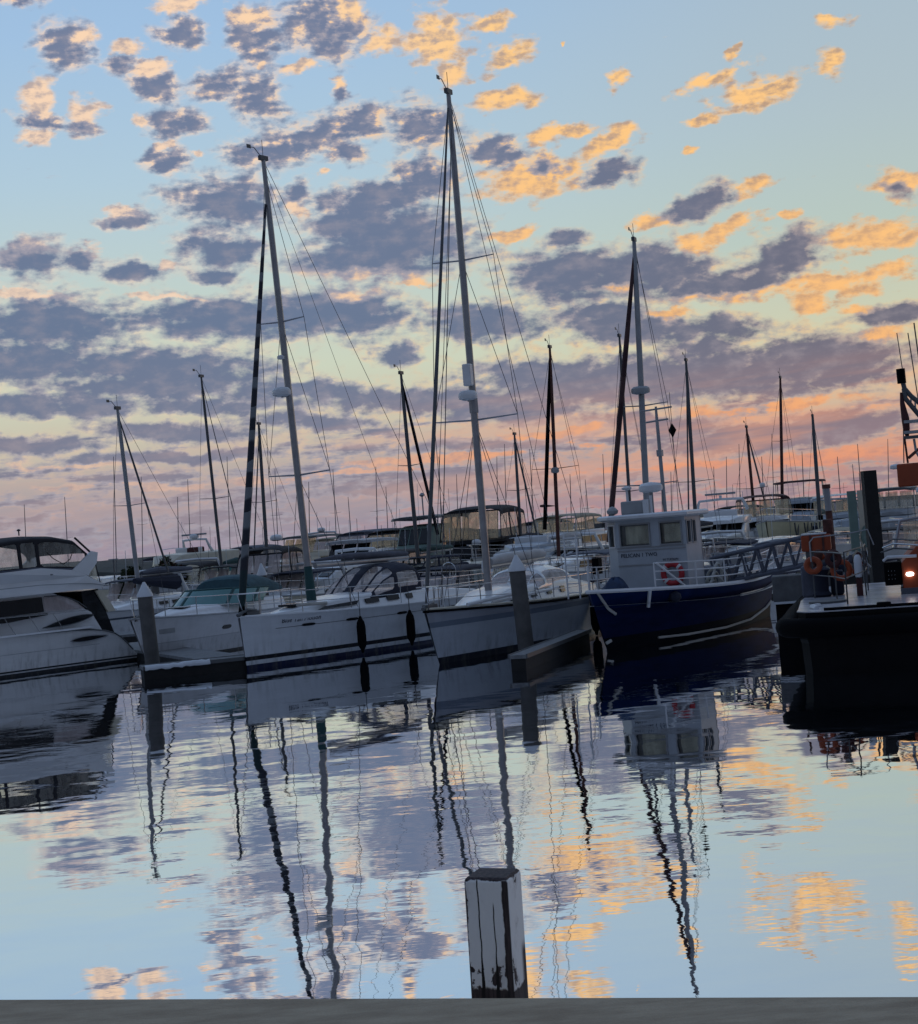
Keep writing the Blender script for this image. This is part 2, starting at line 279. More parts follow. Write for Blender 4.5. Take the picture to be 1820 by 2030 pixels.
def vinyl(name, tint, op, tr):
    m = bpy.data.materials.new(name); m.use_nodes = True; g = NG(m.node_tree); g.N.clear()
    t = g.node('ShaderNodeBsdfTransparent'); t.inputs[0].default_value = (*tr, 1)
    tq = g.node('ShaderNodeTexCoord'); fq, _ = g.noise(g.vm('MULTIPLY', tq.outputs['Object'], (1, 1, .12)), 6, 3, .6)
    d = g.node('ShaderNodeBsdfTranslucent'); g.put(d.inputs[0], g.vm('SCALE', tint, c=g.mapr(fq, .35, .65, .72, 1.08, False)))  # upright streaks in the tint: shading of curtain folds painted into the colour
    d2 = g.node('ShaderNodeBsdfDiffuse'); d2.inputs[0].default_value = (*tint, 1)
    gl = g.node('ShaderNodeBsdfGlossy'); gl.inputs['Roughness'].default_value = .15
    tc = g.node('ShaderNodeTexCoord'); f, _ = g.noise(g.vm('MULTIPLY', tc.outputs['Object'], (1, 1, .35)), 5, 3, .6)
    a = g.node('ShaderNodeMixShader'); a.inputs[0].default_value = .3; g.L.new(d.outputs[0], a.inputs[1]); g.L.new(d2.outputs[0], a.inputs[2])
    b = g.node('ShaderNodeMixShader'); g.L.new(g.mapr(f, .3, .7, max(.04, op-.15), op+.15), b.inputs[0]); g.L.new(t.outputs[0], b.inputs[1]); g.L.new(a.outputs[0], b.inputs[2])
    c = g.node('ShaderNodeMixShader'); c.inputs[0].default_value = .06; g.L.new(b.outputs[0], c.inputs[1]); g.L.new(gl.outputs[0], c.inputs[2])
    o = g.node('ShaderNodeOutputMaterial'); g.L.new(c.outputs[0], o.inputs[0]); return m
M['vinyl'] = vinyl('clear_vinyl', (.88, .85, .76), .30, (1., .985, .93))
M['vinylpink'] = vinyl('hazy_vinyl', (.80, .74, .72), .48, (.95, .90, .90))
M['creamsheet'] = vinyl('cream_curtain', (.92, .82, .62), .34, (1., .92, .76))
M['clearglass'] = vinyl('window_glass', (.3, .3, .3), .08, (.88, .9, .9))
M['curtain'] = mat('cream_curtain_cloth', (.88, .82, .62), .9)
def hullmat(name, stops, rough=.38, var=.07, coat=0., spec=.28):     # bands of paint by height above the water
    m = bpy.data.materials.new(name); m.use_nodes = True; g = NG(m.node_tree); bs = g.N['Principled BSDF']
    tc = g.node('ShaderNodeTexCoord'); z = g.sep(tc.outputs['Object'])[2]
    c = g.ramp(g.m('DIVIDE', g.m('ADD', z, .5), 3.), [((a+.5)/3., (*col, 1)) for a, col in stops], 'CONSTANT')
    f, _ = g.noise(g.vm('MULTIPLY', tc.outputs['Object'], (1, 1, 4)), 1.1, 5, .6)
    fs, _ = g.noise(g.vm('MULTIPLY', tc.outputs['Object'], (5, 5, .5)), 1.3, 4, .65)
    gr = g.m('MULTIPLY', g.mapr(fs, .45, .72), g.mapr(z, .75, .02, .10, .55))
    cc = g.mix(gr, g.vm('SCALE', c, c=g.mapr(f, .3, .7, 1-var, 1+var, False)), (.10, .095, .075, 1))
    g.put(bs.inputs['Base Color'], cc if max(stops[-1][1]) > .3 else g.vm('SCALE', c, c=g.mapr(f, .3, .7, 1-var, 1+var, False)))
    bs.inputs['Roughness'].default_value = rough; bs.inputs['Coat Weight'].default_value = coat; bs.inputs['Specular IOR Level'].default_value = spec; return m
def spiral(name, a, b, k, z0=-99., low=(.01, .04, .04)):   # a furled sail: its dark edge strip winds round the stay
    m = bpy.data.materials.new(name); m.use_nodes = True; g = NG(m.node_tree); bs = g.N['Principled BSDF']
    tc = g.node('ShaderNodeTexCoord'); x, y, z = g.sep(tc.outputs['Object'])
    n, _ = g.noise(tc.outputs['Object'], .7, 3)
    ph = g.m('FRACT', g.m('ADD', g.m('MULTIPLY', z, k), g.m('MULTIPLY', n, 1.2)))
    f = g.mapr(ph, .50, .64)
    g.put(bs.inputs['Base Color'], g.mix(g.m('LESS_THAN', z, z0), g.mix(f, (*a, 1), (*b, 1)), (*low, 1)))
    bs.inputs['Roughness'].default_value = .8; return m
# ---------------------------------------------------------------- the water and the near quay
w = MB().add([(-900, 6, 0), (900, 6, 0), (900, 1500, 0), (-900, 1500, 0)], [(0, 1, 2, 3)]).build('water', M['water']); tag(w, kind='structure')
QZ = 1.5
ql = W(-200, 1979.6, QZ); qr = W(2020, 1972.3, QZ); qd = (qr-ql).normalized(); qa = ql-qd*60; qb = qr+qd*60
qm = bpy.data.materials.new('quay_capping'); qm.use_nodes = True
g = NG(qm.node_tree); bs = g.N['Principled BSDF']; tc = g.node('ShaderNodeTexCoord')
a1, _ = g.noise(g.vm('MULTIPLY', tc.outputs['Object'], (1.5, 5, 1)), 2.2, 6, .65); a2, _ = g.noise(tc.outputs['Object'], 90, 3, .6)
g.put(bs.inputs['Base Color'], g.mix(g.mapr(a2, .35, .7, .15, .6), g.mix(g.mapr(a1, .3, .7), (.25, .19, .125, 1), (.44, .36, .25, 1)), (.34, .27, .18, 1)))
bs.inputs['Roughness'].default_value = .85; bp = g.node('ShaderNodeBump'); bp.inputs['Strength'].default_value = .5; bp.inputs['Distance'].default_value = .01
g.L.new(a2, bp.inputs['Height']); g.L.new(bp.outputs[0], bs.inputs['Normal'])
nrm = Vector((-qd.y, qd.x, 0))
qs = MB()
def qp(p, back, z): return p - nrm*back + Vector((0, 0, z-QZ))
for (b0, b1, z0, z1) in ((0, .42, 1.22, 1.5), (.06, 14., -2, 1.217)):
    r = [[qp(p, b0, z0), qp(p, b0, z1-.02), qp(p, b0+.02, z1), qp(p, b1-.02, z1), qp(p, b1, z1-.02), qp(p, b1, z0)] for p in (qa, qb)]
    qs.loft(r)
tag(qs.build('quay', qm), kind='structure')
def post_mat():
    m = bpy.data.materials.new('flaking_white_paint'); m.use_nodes = True; g = NG(m.node_tree); bs = g.N['Principled BSDF']
    tc = g.node('ShaderNodeTexCoord'); P = tc.outputs['Object']; x, y, z = g.sep(P); nz_ = g.sep(tc.outputs['Normal'])[2]
    n1, _ = g.noise(g.vm('MULTIPLY', P, (1, 1, .45)), 16, 6, .62); n2, _ = g.noise(g.vm('MULTIPLY', P, (1, 1, .10)), 70, 4, .65); n3, _ = g.noise(g.vm('MULTIPLY', P, (1, 1, .7)), 8, 5, .6)
    front = g.mapr(y, -.083, -.086)
    wob = g.m('MULTIPLY', g.m('SUBTRACT', n1, .5), .030); xw = g.m('ADD', x, wob)
    strip_r = g.m('MULTIPLY', front, g.mapr(xw, .060, .063)); strip_l = g.m('MULTIPLY', front, g.mapr(xw, -.078, -.081))
    top = g.mapr(g.m('ADD', z, g.m('MULTIPLY', wob, 1.6)), .404, .409)
    bot = g.mapr(g.m('ADD', z, g.m('MULTIPLY', wob, 2.)), .0, -.012)
    lo = g.m('MULTIPLY', g.mapr(z, .24, .06), g.mapr(x, .04, -.03))
    spots = g.mapr(g.m('ADD', n3, g.m('MULTIPLY', lo, .085)), .60, .62)
    side_low = g.m('MULTIPLY', g.m('MULTIPLY', g.mapr(x, .080, .086), g.mapr(y, .02, .06)), g.mapr(z, .16, .10))
    bare = g.m('MAXIMUM', g.m('MAXIMUM', g.m('MAXIMUM', strip_r, strip_l), g.m('MAXIMUM', top, bot)), g.m('MAXIMUM', g.m('MAXIMUM', spots, side_low), g.mapr(nz_, .5, .7)))
    def crack(cx, w_, zz):
        wb, _ = g.noise(g.vm('MULTIPLY', P, (0, 0, 1)), 9, 3); xx = g.m('SUBTRACT', g.m('ADD', x, g.m('MULTIPLY', g.m('SUBTRACT', wb, .5), .016)), cx)
        ww = g.m('ADD', w_, g.m('MULTIPLY', g.mapr(z, .14, .0), .004))
        return g.m('MULTIPLY', g.m('MULTIPLY', g.m('LESS_THAN', g.m('ABSOLUTE', xx), ww), front), g.mapr(z, zz, zz-.03))
    cr = g.m('MAXIMUM', crack(-.034, .0026, .44), crack(.024, .0022, .33))
    wood = g.mix(g.mapr(n2, .3, .7), (.022, .018, .020, 1), (.085, .062, .062, 1)); paint = g.mix(n2, (.86, .87, .86, 1), (.93, .93, .92, 1))
    paint = g.mix(g.mapr(n3, .50, .62, 0, .35), paint, (.48, .46, .44, 1))
    g.put(bs.inputs['Base Color'], g.mix(cr, g.mix(bare, paint, wood), (.010, .009, .010, 1)))
    bs.inputs['Roughness'].default_value = .8
    b = g.node('ShaderNodeBump'); b.inputs['Strength'].default_value = .8; b.inputs['Distance'].default_value = .003
    g.L.new(g.m('SUBTRACT', g.m('MULTIPLY', n2, .8), g.m('ADD', bare, g.m('MULTIPLY', cr, 2))), b.inputs['Height']); g.L.new(b.outputs[0], bs.inputs['Normal']); return m
pp = W(992, 1971, 1.44)+Vector((0, .17, 0))
post = MB(); hw = .087
rings = []
for z, e in ((-1.6, 0), (-.5, 0), (.0, 0), (.25, 0), (.400, .0), (.411, .003), (.418, .010)):
    h = hw-e; c = .004
    rings.append([(h-c, -h, z), (h, -h+c, z), (h, h-c, z), (h-c, h, z), (-h+c, h, z), (-h, h-c, z), (-h, -h+c, z), (-h+c, -h, z)])
post.loft(rings)
po = post.build('mooring_post', post_mat()); po.location = pp; po.rotation_euler = (0, math.radians(1.0), math.radians(-19))
tag(po, 'square timber post with flaking white paint standing at the edge of the near quay', 'post')
# ---------------------------------------------------------------- boat toolbox
R_ = random.Random(7)
class Thing:
    def __init__(s, name, label, cat, loc, rz, group=None):
        s.loc = Vector(loc); s.rz = rz; s.o = empty(name, loc, rz); tag(s.o, label, cat, group)
    def L(s, wv): return Matrix.Rotation(-s.rz, 3, 'Z') @ (Vector(wv)-s.loc)
    def G(s, lv): return s.loc + Matrix.Rotation(s.rz, 3, 'Z') @ Vector(lv)
def head(theta): return math.atan2(-math.cos(math.radians(theta)), -math.sin(math.radians(theta)))
def smooth01(t): t = max(0, min(1, t)); return t*t*(3-2*t)
class Hull:
    # origin: the stem at the waterline; the boat lies towards -x; port is +y
    def __init__(s, T, L, B, sheer, rake=.6, srake=0., stern=.75, wl=.86, p=2.3, pw=1.6, keel=-.4, m=None, dm=None, flare=1.2, N=36, name='hull', tk=.045, tm=None, drop=.02):
        s.L = L; s.B = B; s.sh = sheer; s.rake = rake; s.srake = srake; s.st = stern; s.wl = wl; s.p = p; s.pw = pw; s.keel = keel; s.flare = flare; s.T = T
        zs = [keel, keel*.5, 0]+[.08*k/.08*.1 for k in ()]
        mb = MB(); rings = []; fr = [keel, keel*.5, 0., .12, .25, .4, .55, .7, .85, 1.]
        for i in range(N+1):
            t = 1-(1-i/N)**1.35 if False else i/N
            t = 1-(1-t)**1.3
            zt = s.sheer(t)
            row = [s.pt(t, (f if f <= 0 else f*zt), 1) for f in fr[::-1]]+[s.pt(t, (f if f <= 0 else f*zt), -1) for f in fr]
            rings.append(row)
        mb.loft(rings, cap=True, wrap=False); n = len(rings[0])
        mb.f.append(tuple(range(n)))
        s.hull = mb.build(name, m, T.o, smooth=True)
        d = MB(); rr_ = []
        for i in range(N+1):
            t = 1-(1-i/N)**1.3; e = s.edge(t, 1, -drop); b = max(e.y-.012, .002)
            rr_.append([(e.x, y*b, e.z+.04*(1-y*y)*min(1, b)) for y in (1, .5, 0, -.5, -1)])
        d.loft(rr_, cap=False, wrap=False); s.deck = d.build('deck', dm or M['deck'], T.o, smooth=True)
        if tk:
            q = MB(); pts = [s.edge(1-(1-i/N)**1.3, 1, tk*.3) for i in range(N+1)]+[s.edge(1-(1-i/N)**1.3, -1, tk*.3) for i in range(N, -1, -1)]
            q.tube(pts, tk, 6, closed=True); s.rail_ = q.build('toe_rail', tm or m, T.o, smooth=True)
    def sheer(s, t):
        a, b, c = s.sh; return a+(b-a)*(t/.4)*(2-t/.4) if t < .4 else b+(c-b)*((t-.4)/.6)**1.8
    def bd(s, t):
        return s.B/2*((s.st+(1-s.st)*math.sin(math.pi/2*t/.4)) if t < .4 else max(.02, 1-((t-.4)/.6)**s.p))
    def bw(s, t):
        return s.B/2*s.wl*((s.st+(1-s.st)*math.sin(math.pi/2*t/.4)) if t < .4 else max(.005, 1-((t-.4)/.6)**s.pw))
    def pt(s, t, z, side, off=0.):
        zt = s.sheer(t); f = z/zt
        h = s.bw(t)+(s.bd(t)-s.bw(t))*(f**s.flare) if f > 0 else s.bw(t)*(1-.5*(z/s.keel)**2)
        x = -s.L*(1-t)+(s.rake*(max(f, -.5) if f < 0 else f**.9)*t**5)+s.srake*f*(1-t)**6
        return Vector((x, side*(h+off), z))
    def edge(s, t, side, up=0.): v = s.pt(t, s.sheer(t), side); v.z += up; return v
    def patch(s, t0, t1, z0, z1, side=1, off=.012, kind='round', n=12, taper=0.):
        mb = MB(); lo = []; hi = []
        for i in range(n+1):
            u = i/n; t = t0+(t1-t0)*u
            if kind == 'round': k = max(.02, 1-abs(2*u-1)**4)**.5
            elif kind == 'leaf': k = max(.02, math.sin(math.pi*u**.7))**.7
            else: k = 1
            c = (z0+z1)/2; h = (z1-z0)/2*k
            lo.append(s.pt(t, c-h, side, off)); hi.append(s.pt(t, c+h, side, off))
        inn = [[a, b, b-Vector((0, side*.03, 0)), a-Vector((0, side*.03, 0))] for a, b in zip(lo, hi)]
        return mb.loft(inn)
    def stanchions(s, ts, h=.6, name='guard_rail', mtl=None, r=.013, inset=.06, mids=(.5,), sides=(1, -1), pulpit=True):
        mb = MB()
        def top(t, side, k): e = s.edge(t, side); return Vector((e.x, e.y-side*min(inset, abs(e.y)*.8), e.z+h*k))
        for sd in sides:
            for t in ts: mb.tube([top(t, sd, 0), top(t, sd, 1)], r, 5)
            for k in (1,)+tuple(mids):
                mb.tube([top(ts[0]+(ts[-1]-ts[0])*i/24, sd, k) for i in range(25)], r*.75, 5)
        if pulpit:
            e = s.edge(1, 1); tip = Vector((e.x+.1, 0, e.z+h)); mb.tube([top(ts[-1], 1, 1), tip+Vector((0, .12, 0)), tip-Vector((0, .12, 0)), top(ts[-1], -1, 1)], r*1.3, 6)
            mb.tube([tip+Vector((0, .1, 0)), Vector((e.x-.15, .05, e.z))], r, 5)
        return mb.build(name, mtl or M['steel'], s.T.o)
def cabin(T, st, name, m, n=4, round_=.10):
    # st: stations (x, half width at foot, half width at top, z foot, z top)
    rings = []
    for (x, a, b, z0, z1) in st:
        h = z1-z0; r = min(round_, h*.4, b*.5)
        side = [(a, 0), (a+(b-a)*(1-r/h) if h > 1e-4 else a, h-r)]
        arc = [(b-r+r*math.cos(q), h-r+r*math.sin(q)) for q in [math.pi/2*k/n for k in range(0, n+1)]]
        prof = [(a, 0)]+arc
        cr = .02+.03*b
        rings.append([(x, y, z0+z) for y, z in prof]+[(x, 0, z1+cr)]+[(x, -y, z0+z) for y, z in prof[::-1]])
    return MB().loft(rings).build(name, m, T.o, smooth=True)
def sidewin(st, x0, x1, f0, f1, side=1, off=.015, slant=(0, 0), n=6, thick=.03):
    # a window panel on the side of a cabin built from the stations st
    def at(x, f):
        S = sorted(st, key=lambda q: q[0])
        for A, B_ in zip(S, S[1:]):
            if A[0] <= x <= B_[0] or B_ is S[-1] or x < S[0][0]:
                k = (x-A[0])/(B_[0]-A[0]) if B_[0] != A[0] else 0
                a, b, z0, z1 = [A[i]+(B_[i]-A[i])*k for i in (1, 2, 3, 4)]
                return Vector((x, side*(a+(b-a)*f+off), z0+(z1-z0)*f))
    mb = MB(); rr_ = []
    for i in range(n+1):
        u = i/n; xb = x0+(x1-x0)*u; xt = x0+slant[0]+(x1+slant[1]-x0-slant[0])*u
        lo = at(xb, f0); hi = at(xt, f1); hi.x = xt; rr_.append([lo, hi, hi-Vector((0, side*thick, 0)), lo-Vector((0, side*thick, 0))])
    return mb.loft(rr_)
def canopy(T, surf, nu, nv, iswin, fab, vin, name='canopy', wname='clear_panel'):
    a = MB(); b = MB(); P = [[surf(i/nu, j/nv) for j in range(nv+1)] for i in range(nu+1)]
    vs = [p for r in P for p in r]; a.v = [tuple(v) for v in vs]; b.v = list(a.v)
    for i in range(nu):
        for j in range(nv):
            q = (i*(nv+1)+j, i*(nv+1)+j+1, (i+1)*(nv+1)+j+1, (i+1)*(nv+1)+j)
            (b if iswin((i+.5)/nu, (j+.5)/nv) else a).f.append(q)
    fo = a.build(name, fab, T.o, smooth=True)
    sd = fo.modifiers.new('thickness', 'SOLIDIFY'); sd.thickness = .012; sd.offset = 1
    if b.f:
        wo = b.build(wname, vin, fo)
        for p in wo.data.polygons: p.use_smooth = True
    return fo
def rrect(u, v, u0, u1, v0, v1, r=.25):
    if not (u0 < u < u1 and v0 < v < v1): return False
    a = (u-u0)/(u1-u0); b = (v-v0)/(v1-v0); dx = max(r-a, a-(1-r), 0)/r; dy = max(r-b, b-(1-r), 0)/r
    return dx*dx+dy*dy < 1
def superarc(v, w, h, z0, p=2.8):     # arch across the boat, v 0 port foot .. 1 starboard foot
    a = math.pi*v; c = math.cos(a); s_ = math.sin(a)
    return w*math.copysign(abs(c)**(2/p), c), z0+h*abs(s_)**(2/p)
def boxarch(v, w, h, z0, k=.86):     # upright sides, then a shallow rounded top
    vv = min(v, 1-v); s_ = 1 if v < .5 else -1
    if vv < .25: return s_*w*(1-.05*vv/.25), z0+h*k*vv/.25
    t = (vv-.25)/.25*math.pi/2; return s_*w*.95*max(0, math.cos(t))**.62, z0+h*(k+(1-k)*math.sin(t)**.8)
def text(T, s, size, loc, rot, m, name='lettering', parent=None, shear=0., ext=.002):
    c = bpy.data.curves.new(name, 'FONT'); c.body = s; c.size = size; c.extrude = ext; c.shear = shear; c.align_x = 'CENTER'; c.materials.append(m); c.resolution_u = 2
    o = bpy.data.objects.new(name, c); COL.objects.link(o); 
    me = bpy.data.meshes.new_from_object(o); bpy.data.objects.remove(o)
    o = bpy.data.objects.new(name, me); COL.objects.link(o)
    if not me.materials: me.materials.append(m)
    o.parent = parent or T.o; o.location = loc; o.rotation_euler = rot; return o
def mast(T, base, tip_px, r=.085, m=None, spreaders=(), name='mast', taper=.6, head_=True):
    bw_ = T.G(base); tip = T.L(Pd(tip_px[0], tip_px[1], bw_.y)); b = Vector(base)
    pts = [b+(tip-b)*k for k in (0, .3, .6, .85, 1)]
    mb = MB().tube(pts, [r, r, r*.95, r*.85, r*taper], 10); mo = mb.build(name, m or M['alu'], T.o, smooth=True)
    for (f, half, th) in spreaders:
        q = MB(); c = b+(tip-b)*f
        for sd in (1, -1): q.tube([c, c+Vector((-.05, sd*half, .05))], [th, th*.6], 6)
        q.build('spreader', m or M['alu'], mo)
    if head_:
        q = MB(); q.box(tip+Vector((0, 0, .06)), (.30, .10, .12)); q.tube([tip, tip+Vector((.0, 0, .55))], .008, 5)
        q.tube([tip+Vector((.1, 0, .1)), tip+Vector((.35, 0, .30)), tip+Vector((.55, 0, .28))], .012, 5); q.box(tip+Vector((.55, 0, .3)), (.16, .01, .1))
        q.build('masthead_gear', M['dgrey'], mo)
    return mo, b, tip
def wires(T, segs, r=.009, name='shroud', m=None):
    for a, b in segs: MB().tube([a, b], r, 5).build(name, m or M['wire'], T.o)
def radar_dome(T, p, r=.28, name='radar_dome', parent=None, m=None):
    p = Vector(p)
    return MB().lathe([(r*.5, -.1), (r*.95, -.06), (r, 0), (r*.97, .07), (r*.75, .13), (r*.1, .16)], p, 16).build(name, m or M['white'], parent or T.o, smooth=True)
def fender(T, p, L=1.0, r=.13, m=None, up=.7):
    p = Vector(p); f = MB().lathe([(.03, -L/2-.08), (.05, -L/2), (r*.85, -L/2+.1), (r, -L/2+.22), (r, L/2-.22), (r*.85, L/2-.1), (.05, L/2), (.03, L/2+.06)], p, 12).build('fender', m or M['black'], T.o, smooth=True)
    MB().tube([p+Vector((0, 0, L/2)), p+Vector((0, 0, L/2+up))], .012, 5).build('fender_line', M['wire'], f)
    return f
# ================================================================ the white flybridge cruiser, stern to the right
def flybridge_cruiser():
    st = W(272, 1309); bw_ = W(0, 1346); d = (bw_-st).normalized()
    T = Thing('flybridge_cruiser', 'big white flybridge cruiser at the left edge with clear canvas enclosure on top', 'motor cruiser', st, math.atan2(d.y, d.x))
    # local frame: x forward from the stern, +y towards the camera side
    b = 1.75
    def slab(name, poly, bf, m, par=None, inset=.0, smooth=False):
        n = len(poly); vs = [(x, bf(x, z)-inset, z) for x, z in poly]+[(x, -2*b+(-bf(x, z)+inset)+0., z) for x, z in poly]
        return MB().add(vs, [tuple(range(n)), tuple(range(n, 2*n))[::-1]]+[(i, (i+1) % n, (i+1) % n+n, i+n) for i in range(n)]).build(name, m, par or T.o, smooth)
    hm = hullmat('cruiser_hull', [(-.5, (.012, .013, .016)), (.07, (.52, .53, .53)), (.105, (.012, .013, .016)), (.15, (.64, .64, .63))])
    # hull loft: stations forward; top edge drops in a curve to the swim platform
    tops = [(-.05, .17), (.12, .34), (.3, .55), (.5, .75), (.7, .88), (1., .98), (1.4, 1.05), (2., 1.09), (3., 1.11), (4.5, 1.13), (7, 1.2), (9.5, 1.32), (11.5, 1.45)]
    def hb(x): return 1.0 if x < 7 else max(.02, 1-((x-7)/4.5)**2)
    rings = []
    for x, zt in tops:
        k = hb(x); xo = lambda z: x + (max(z, 0)*.35 if x > 11 else 0)
        y1, y0 = k*b, k*(b-.16)
        prof = [(y0-.35*k, -.4), (y0, 0.), (y0+.04, zt*.3), (y1-.03, zt*.7), (y1, zt)]
        rings.append([(xo(z), y-0*b, z) for y, z in prof]+[(xo(z), -y, z) for y, z in prof[::-1]])
    off = -b
    rings = [[(x, y+off, z) for x, y, z in r] for r in rings]
    MB().loft(rings).build('hull', hm, T.o, smooth=True)
    top = lambda x: [z0+(z1-z0)*(x-x0)/(x1-x0) for (x0, z0), (x1, z1) in zip(tops, tops[1:]) if x0 <= x <= x1][0]
    q = MB(); q.tube([(x, .02, z) for x, z in tops[1:10]], .022, 6); q.build('rubbing_strake', M['dgrey'], T.o)
    q = MB(); q.tube([(x, .0-.02, .62*min(1, top(x)/.9)) for x in (1.2, 2, 3, 4, 6)], .006, 4); q.build('hull_seam', M['grey'], T.o)
    MB().box((-.35, -b, .16), (.7, 2.9, .08)).build('swim_platform', M['deck'], T.o, bevel=.02)
    # hull portlight, leaf shaped
    def leaf(name, x0, x1, zc0, zc1, h, y, m, p0=.6, frame=None):
        n = 18; lo = []; hi = []
        for i in range(n+1):
            u = i/n; x = x0+(x1-x0)*u; c = zc0+(zc1-zc0)*u; k = h*(math.sin(math.pi*u**p0)**.75)
            lo.append((x, y, c-k)); hi.append((x, y, c+k))
        mb = MB().loft([[a, c, (c[0], c[1]-.05, c[2]), (a[0], a[1]-.05, a[2])] for a, c in zip(lo, hi)])
        o = mb.build(name, m, T.o)
        MB().tube(lo+hi[::-1], .012, 5, closed=True).build('window_rim', frame or M['dgrey'], o)
        return o
    leaf('portlight', 2.15, .92, .79, .83, .075, .015, M['glass'], .8, M['grey'])
    # deckhouse up to the flybridge floor
    deckh = [(1.05, .95), (1.35, 1.55), (1.55, 1.66), (1.9, 1.95), (2.5, 2.2), (9.0, 2.2), (10.6, 1.5), (10.9, 1.1)]
    dh = slab('deckhouse', deckh+[(10.9, 1.0), (1.05, .9)], lambda x, z: -.02-max(0, z-1.1)*.16-max(0, x-7)*.22, M['gel'])
    # aft cockpit side: dark opening with a cream panel, and the raked support
    slab('cockpit_screen', [(.62, .9), (1.02, .95), (1.25, 1.5), (1.55, 1.66), (1.6, 2.17), (1.05, 2.2), (.98, 1.95)], lambda x, z: -.13, M['glass'])
    o = slab('support_panel', [(.55, 1.52), (.8, 1.5), (1.17, 2.15), (.95, 2.16)], lambda x, z: -.06, M['cream'])
    # saloon windows
    def flat(name, poly, y0, m, par=None, th=.03, k=.16):
        n = len(poly); f = lambda z: y0-max(0, z-1.1)*k
        return MB().add([(x, f(z), z) for x, z in poly]+[(x, f(z)-th, z) for x, z in poly], [tuple(range(n)), tuple(range(n, 2*n))[::-1]]+[(i, (i+1) % n, (i+1) % n+n, i+n) for i in range(n)]).build(name, m, par or T.o)
    flat('saloon_window', [(2.85, 2.12), (2.85, 1.70), (6.5, 1.62), (6.5, 2.06)], 0.0, M['glass'])
    o = flat('aft_saloon_window', [(2.81, 2.12), (2.81, 1.70), (2.3, 1.69), (1.56, 1.68), (1.75, 1.86), (2.05, 2.02), (2.4, 2.11)], 0.0, M['vinylpink'])
    MB().tube([(2.81, .0-.10, 2.13), (2.4, -.10, 2.12), (2.05, -.09, 2.03), (1.75, -.07, 1.88), (1.52, -.03, 1.69)], .014, 5).build('window_rim', M['dgrey'], o)
    flat('side_window', [(2.75, 1.60), (2.75, 1.66), (6.5, 1.56), (6.5, 1.50), (4., 1.50)], .004, M['glass'])
    leaf('lower_side_window', 3.0, 1.33, 1.25, 1.47, .10, .015, M['glass'], 1.25)
    # side deck and rail
    q = MB(); q.box((6.2, .0, 1.13), (9.6, .16, .05)); q.build('side_deck', M['deck'], T.o)
    q = MB()
    for x in (2.35, 3.1, 3.85, 4.6, 5.4, 6.2): q.tube([(x, .03, 1.14), (x+.28, -.0, 1.62)], .012, 5)
    q.tube([(1.5, .0, 1.62), (2.6, 0, 1.63), (6.6, 0, 1.66)], .012, 5); q.build('guard_rail', M['steel'], T.o)
    # flybridge coaming: long shelf with its wing
    fb = [(.95, 2.24), (1.5, 2.22), (2.6, 2.21), (9.2, 2.16), (9.2, 2.5), (8.2, 2.86), (4.4, 2.88), (2.9, 2.93), (1.9, 2.80), (1.62, 2.72), (1.45, 2.6), (1.0, 2.34)]
    def cb(x, z): return .06-max(0, z-2.4)*.10-max(0, x-6)*.2
    slab('flybridge_coaming', fb, cb, M['gel'])
    wp = [(1.42, 2.60), (1.66, 2.722), (1.92, 2.80), (1.62, 3.0), (1.22, 3.30), (1.02, 3.25), (1.10, 2.95), (1.35, 2.70)]
    for side in (0, 1):
        n = len(wp); f0 = lambda x, z: (cb(x, z)+.003) if side == 0 else (-2*b-cb(x, z)-.003); f1 = lambda x, z: (cb(x, z)-.09) if side == 0 else (-2*b-cb(x, z)+.09)
        MB().add([(x, f0(x, z), z) for x, z in wp]+[(x, f1(x, z), z) for x, z in wp], [tuple(range(n)), tuple(range(n, 2*n))[::-1]]+[(i, (i+1) % n, (i+1) % n+n, i+n) for i in range(n)]).build('wing', M['gel'], T.o)
    q = MB(); q.tube([(.9, cb(.9, 2.3)+.01, 2.28), (1.3, .075, 2.36), (2.0, .08, 2.42), (3.0, .08, 2.46), (4.5, .075, 2.44)], .012, 5); q.build('moulding_line', M['grey'], T.o)
    flat('wing_window', [(1.46, 2.66), (1.12, 3.12), (1.02, 2.36)], .045, M['vinyl'], k=.10)
    MB().tube([(1.46, -.07, 2.66), (1.12, -.11, 3.14), (1.0, -.04, 2.34)], .022, 6, closed=True).build('wing_frame', M['blk'], T.o)
    MB().lathe([(.03, -.01), (.045, 0), (.03, .02)], (2.6, .03, 2.72), 10).build('courtesy_light', M['dgrey'], T.o)
    # canvas enclosure
    cx = [(1.30, 2.83, 3.27), (1.72, 2.82, 3.70), (2.3, 2.88, 3.83), (3.0, 2.92, 3.87), (3.7, 2.92, 3.84), (4.6, 2.9, 3.74), (5.6, 2.9, 3.6), (6.8, 2.86, 3.3), (7.6, 2.86, 2.95)]
    def cs(u, v):
        f = u*(len(cx)-1); i = min(int(f), len(cx)-2); k = f-i; x, z0, z1 = [cx[i][j]+(cx[i+1][j]-cx[i][j])*k for j in range(3)]
        y, z = boxarch(v, b-.04, z1-z0, z0, .84); return Vector((x, y-b, z))
    segs = [(.02, .045+.08), (.145, .350), (.39, .475), (.495, .62), (.64, .80), (.82, .97)]
    segs = [(.03, .352), (.375, .455), (.47, .600), (.615, .735), (.75, .87), (.885, .97)]
    def iw(u, v):
        vv = min(v, 1-v); return any(rrect(u, vv, a, c, .015, .235, .13) for a, c in segs)
    canopy(T, cs, 150, 110, iw, M['blk'], M['vinyl'], 'canvas_enclosure', 'clear_panel')
    MB().tube([(5.4, 0-.06, 2.90), (3, -.05, 2.93), (1.9, -.04, 2.82)], .035, 6).build('enclosure_hem', M['slate'], T.o)
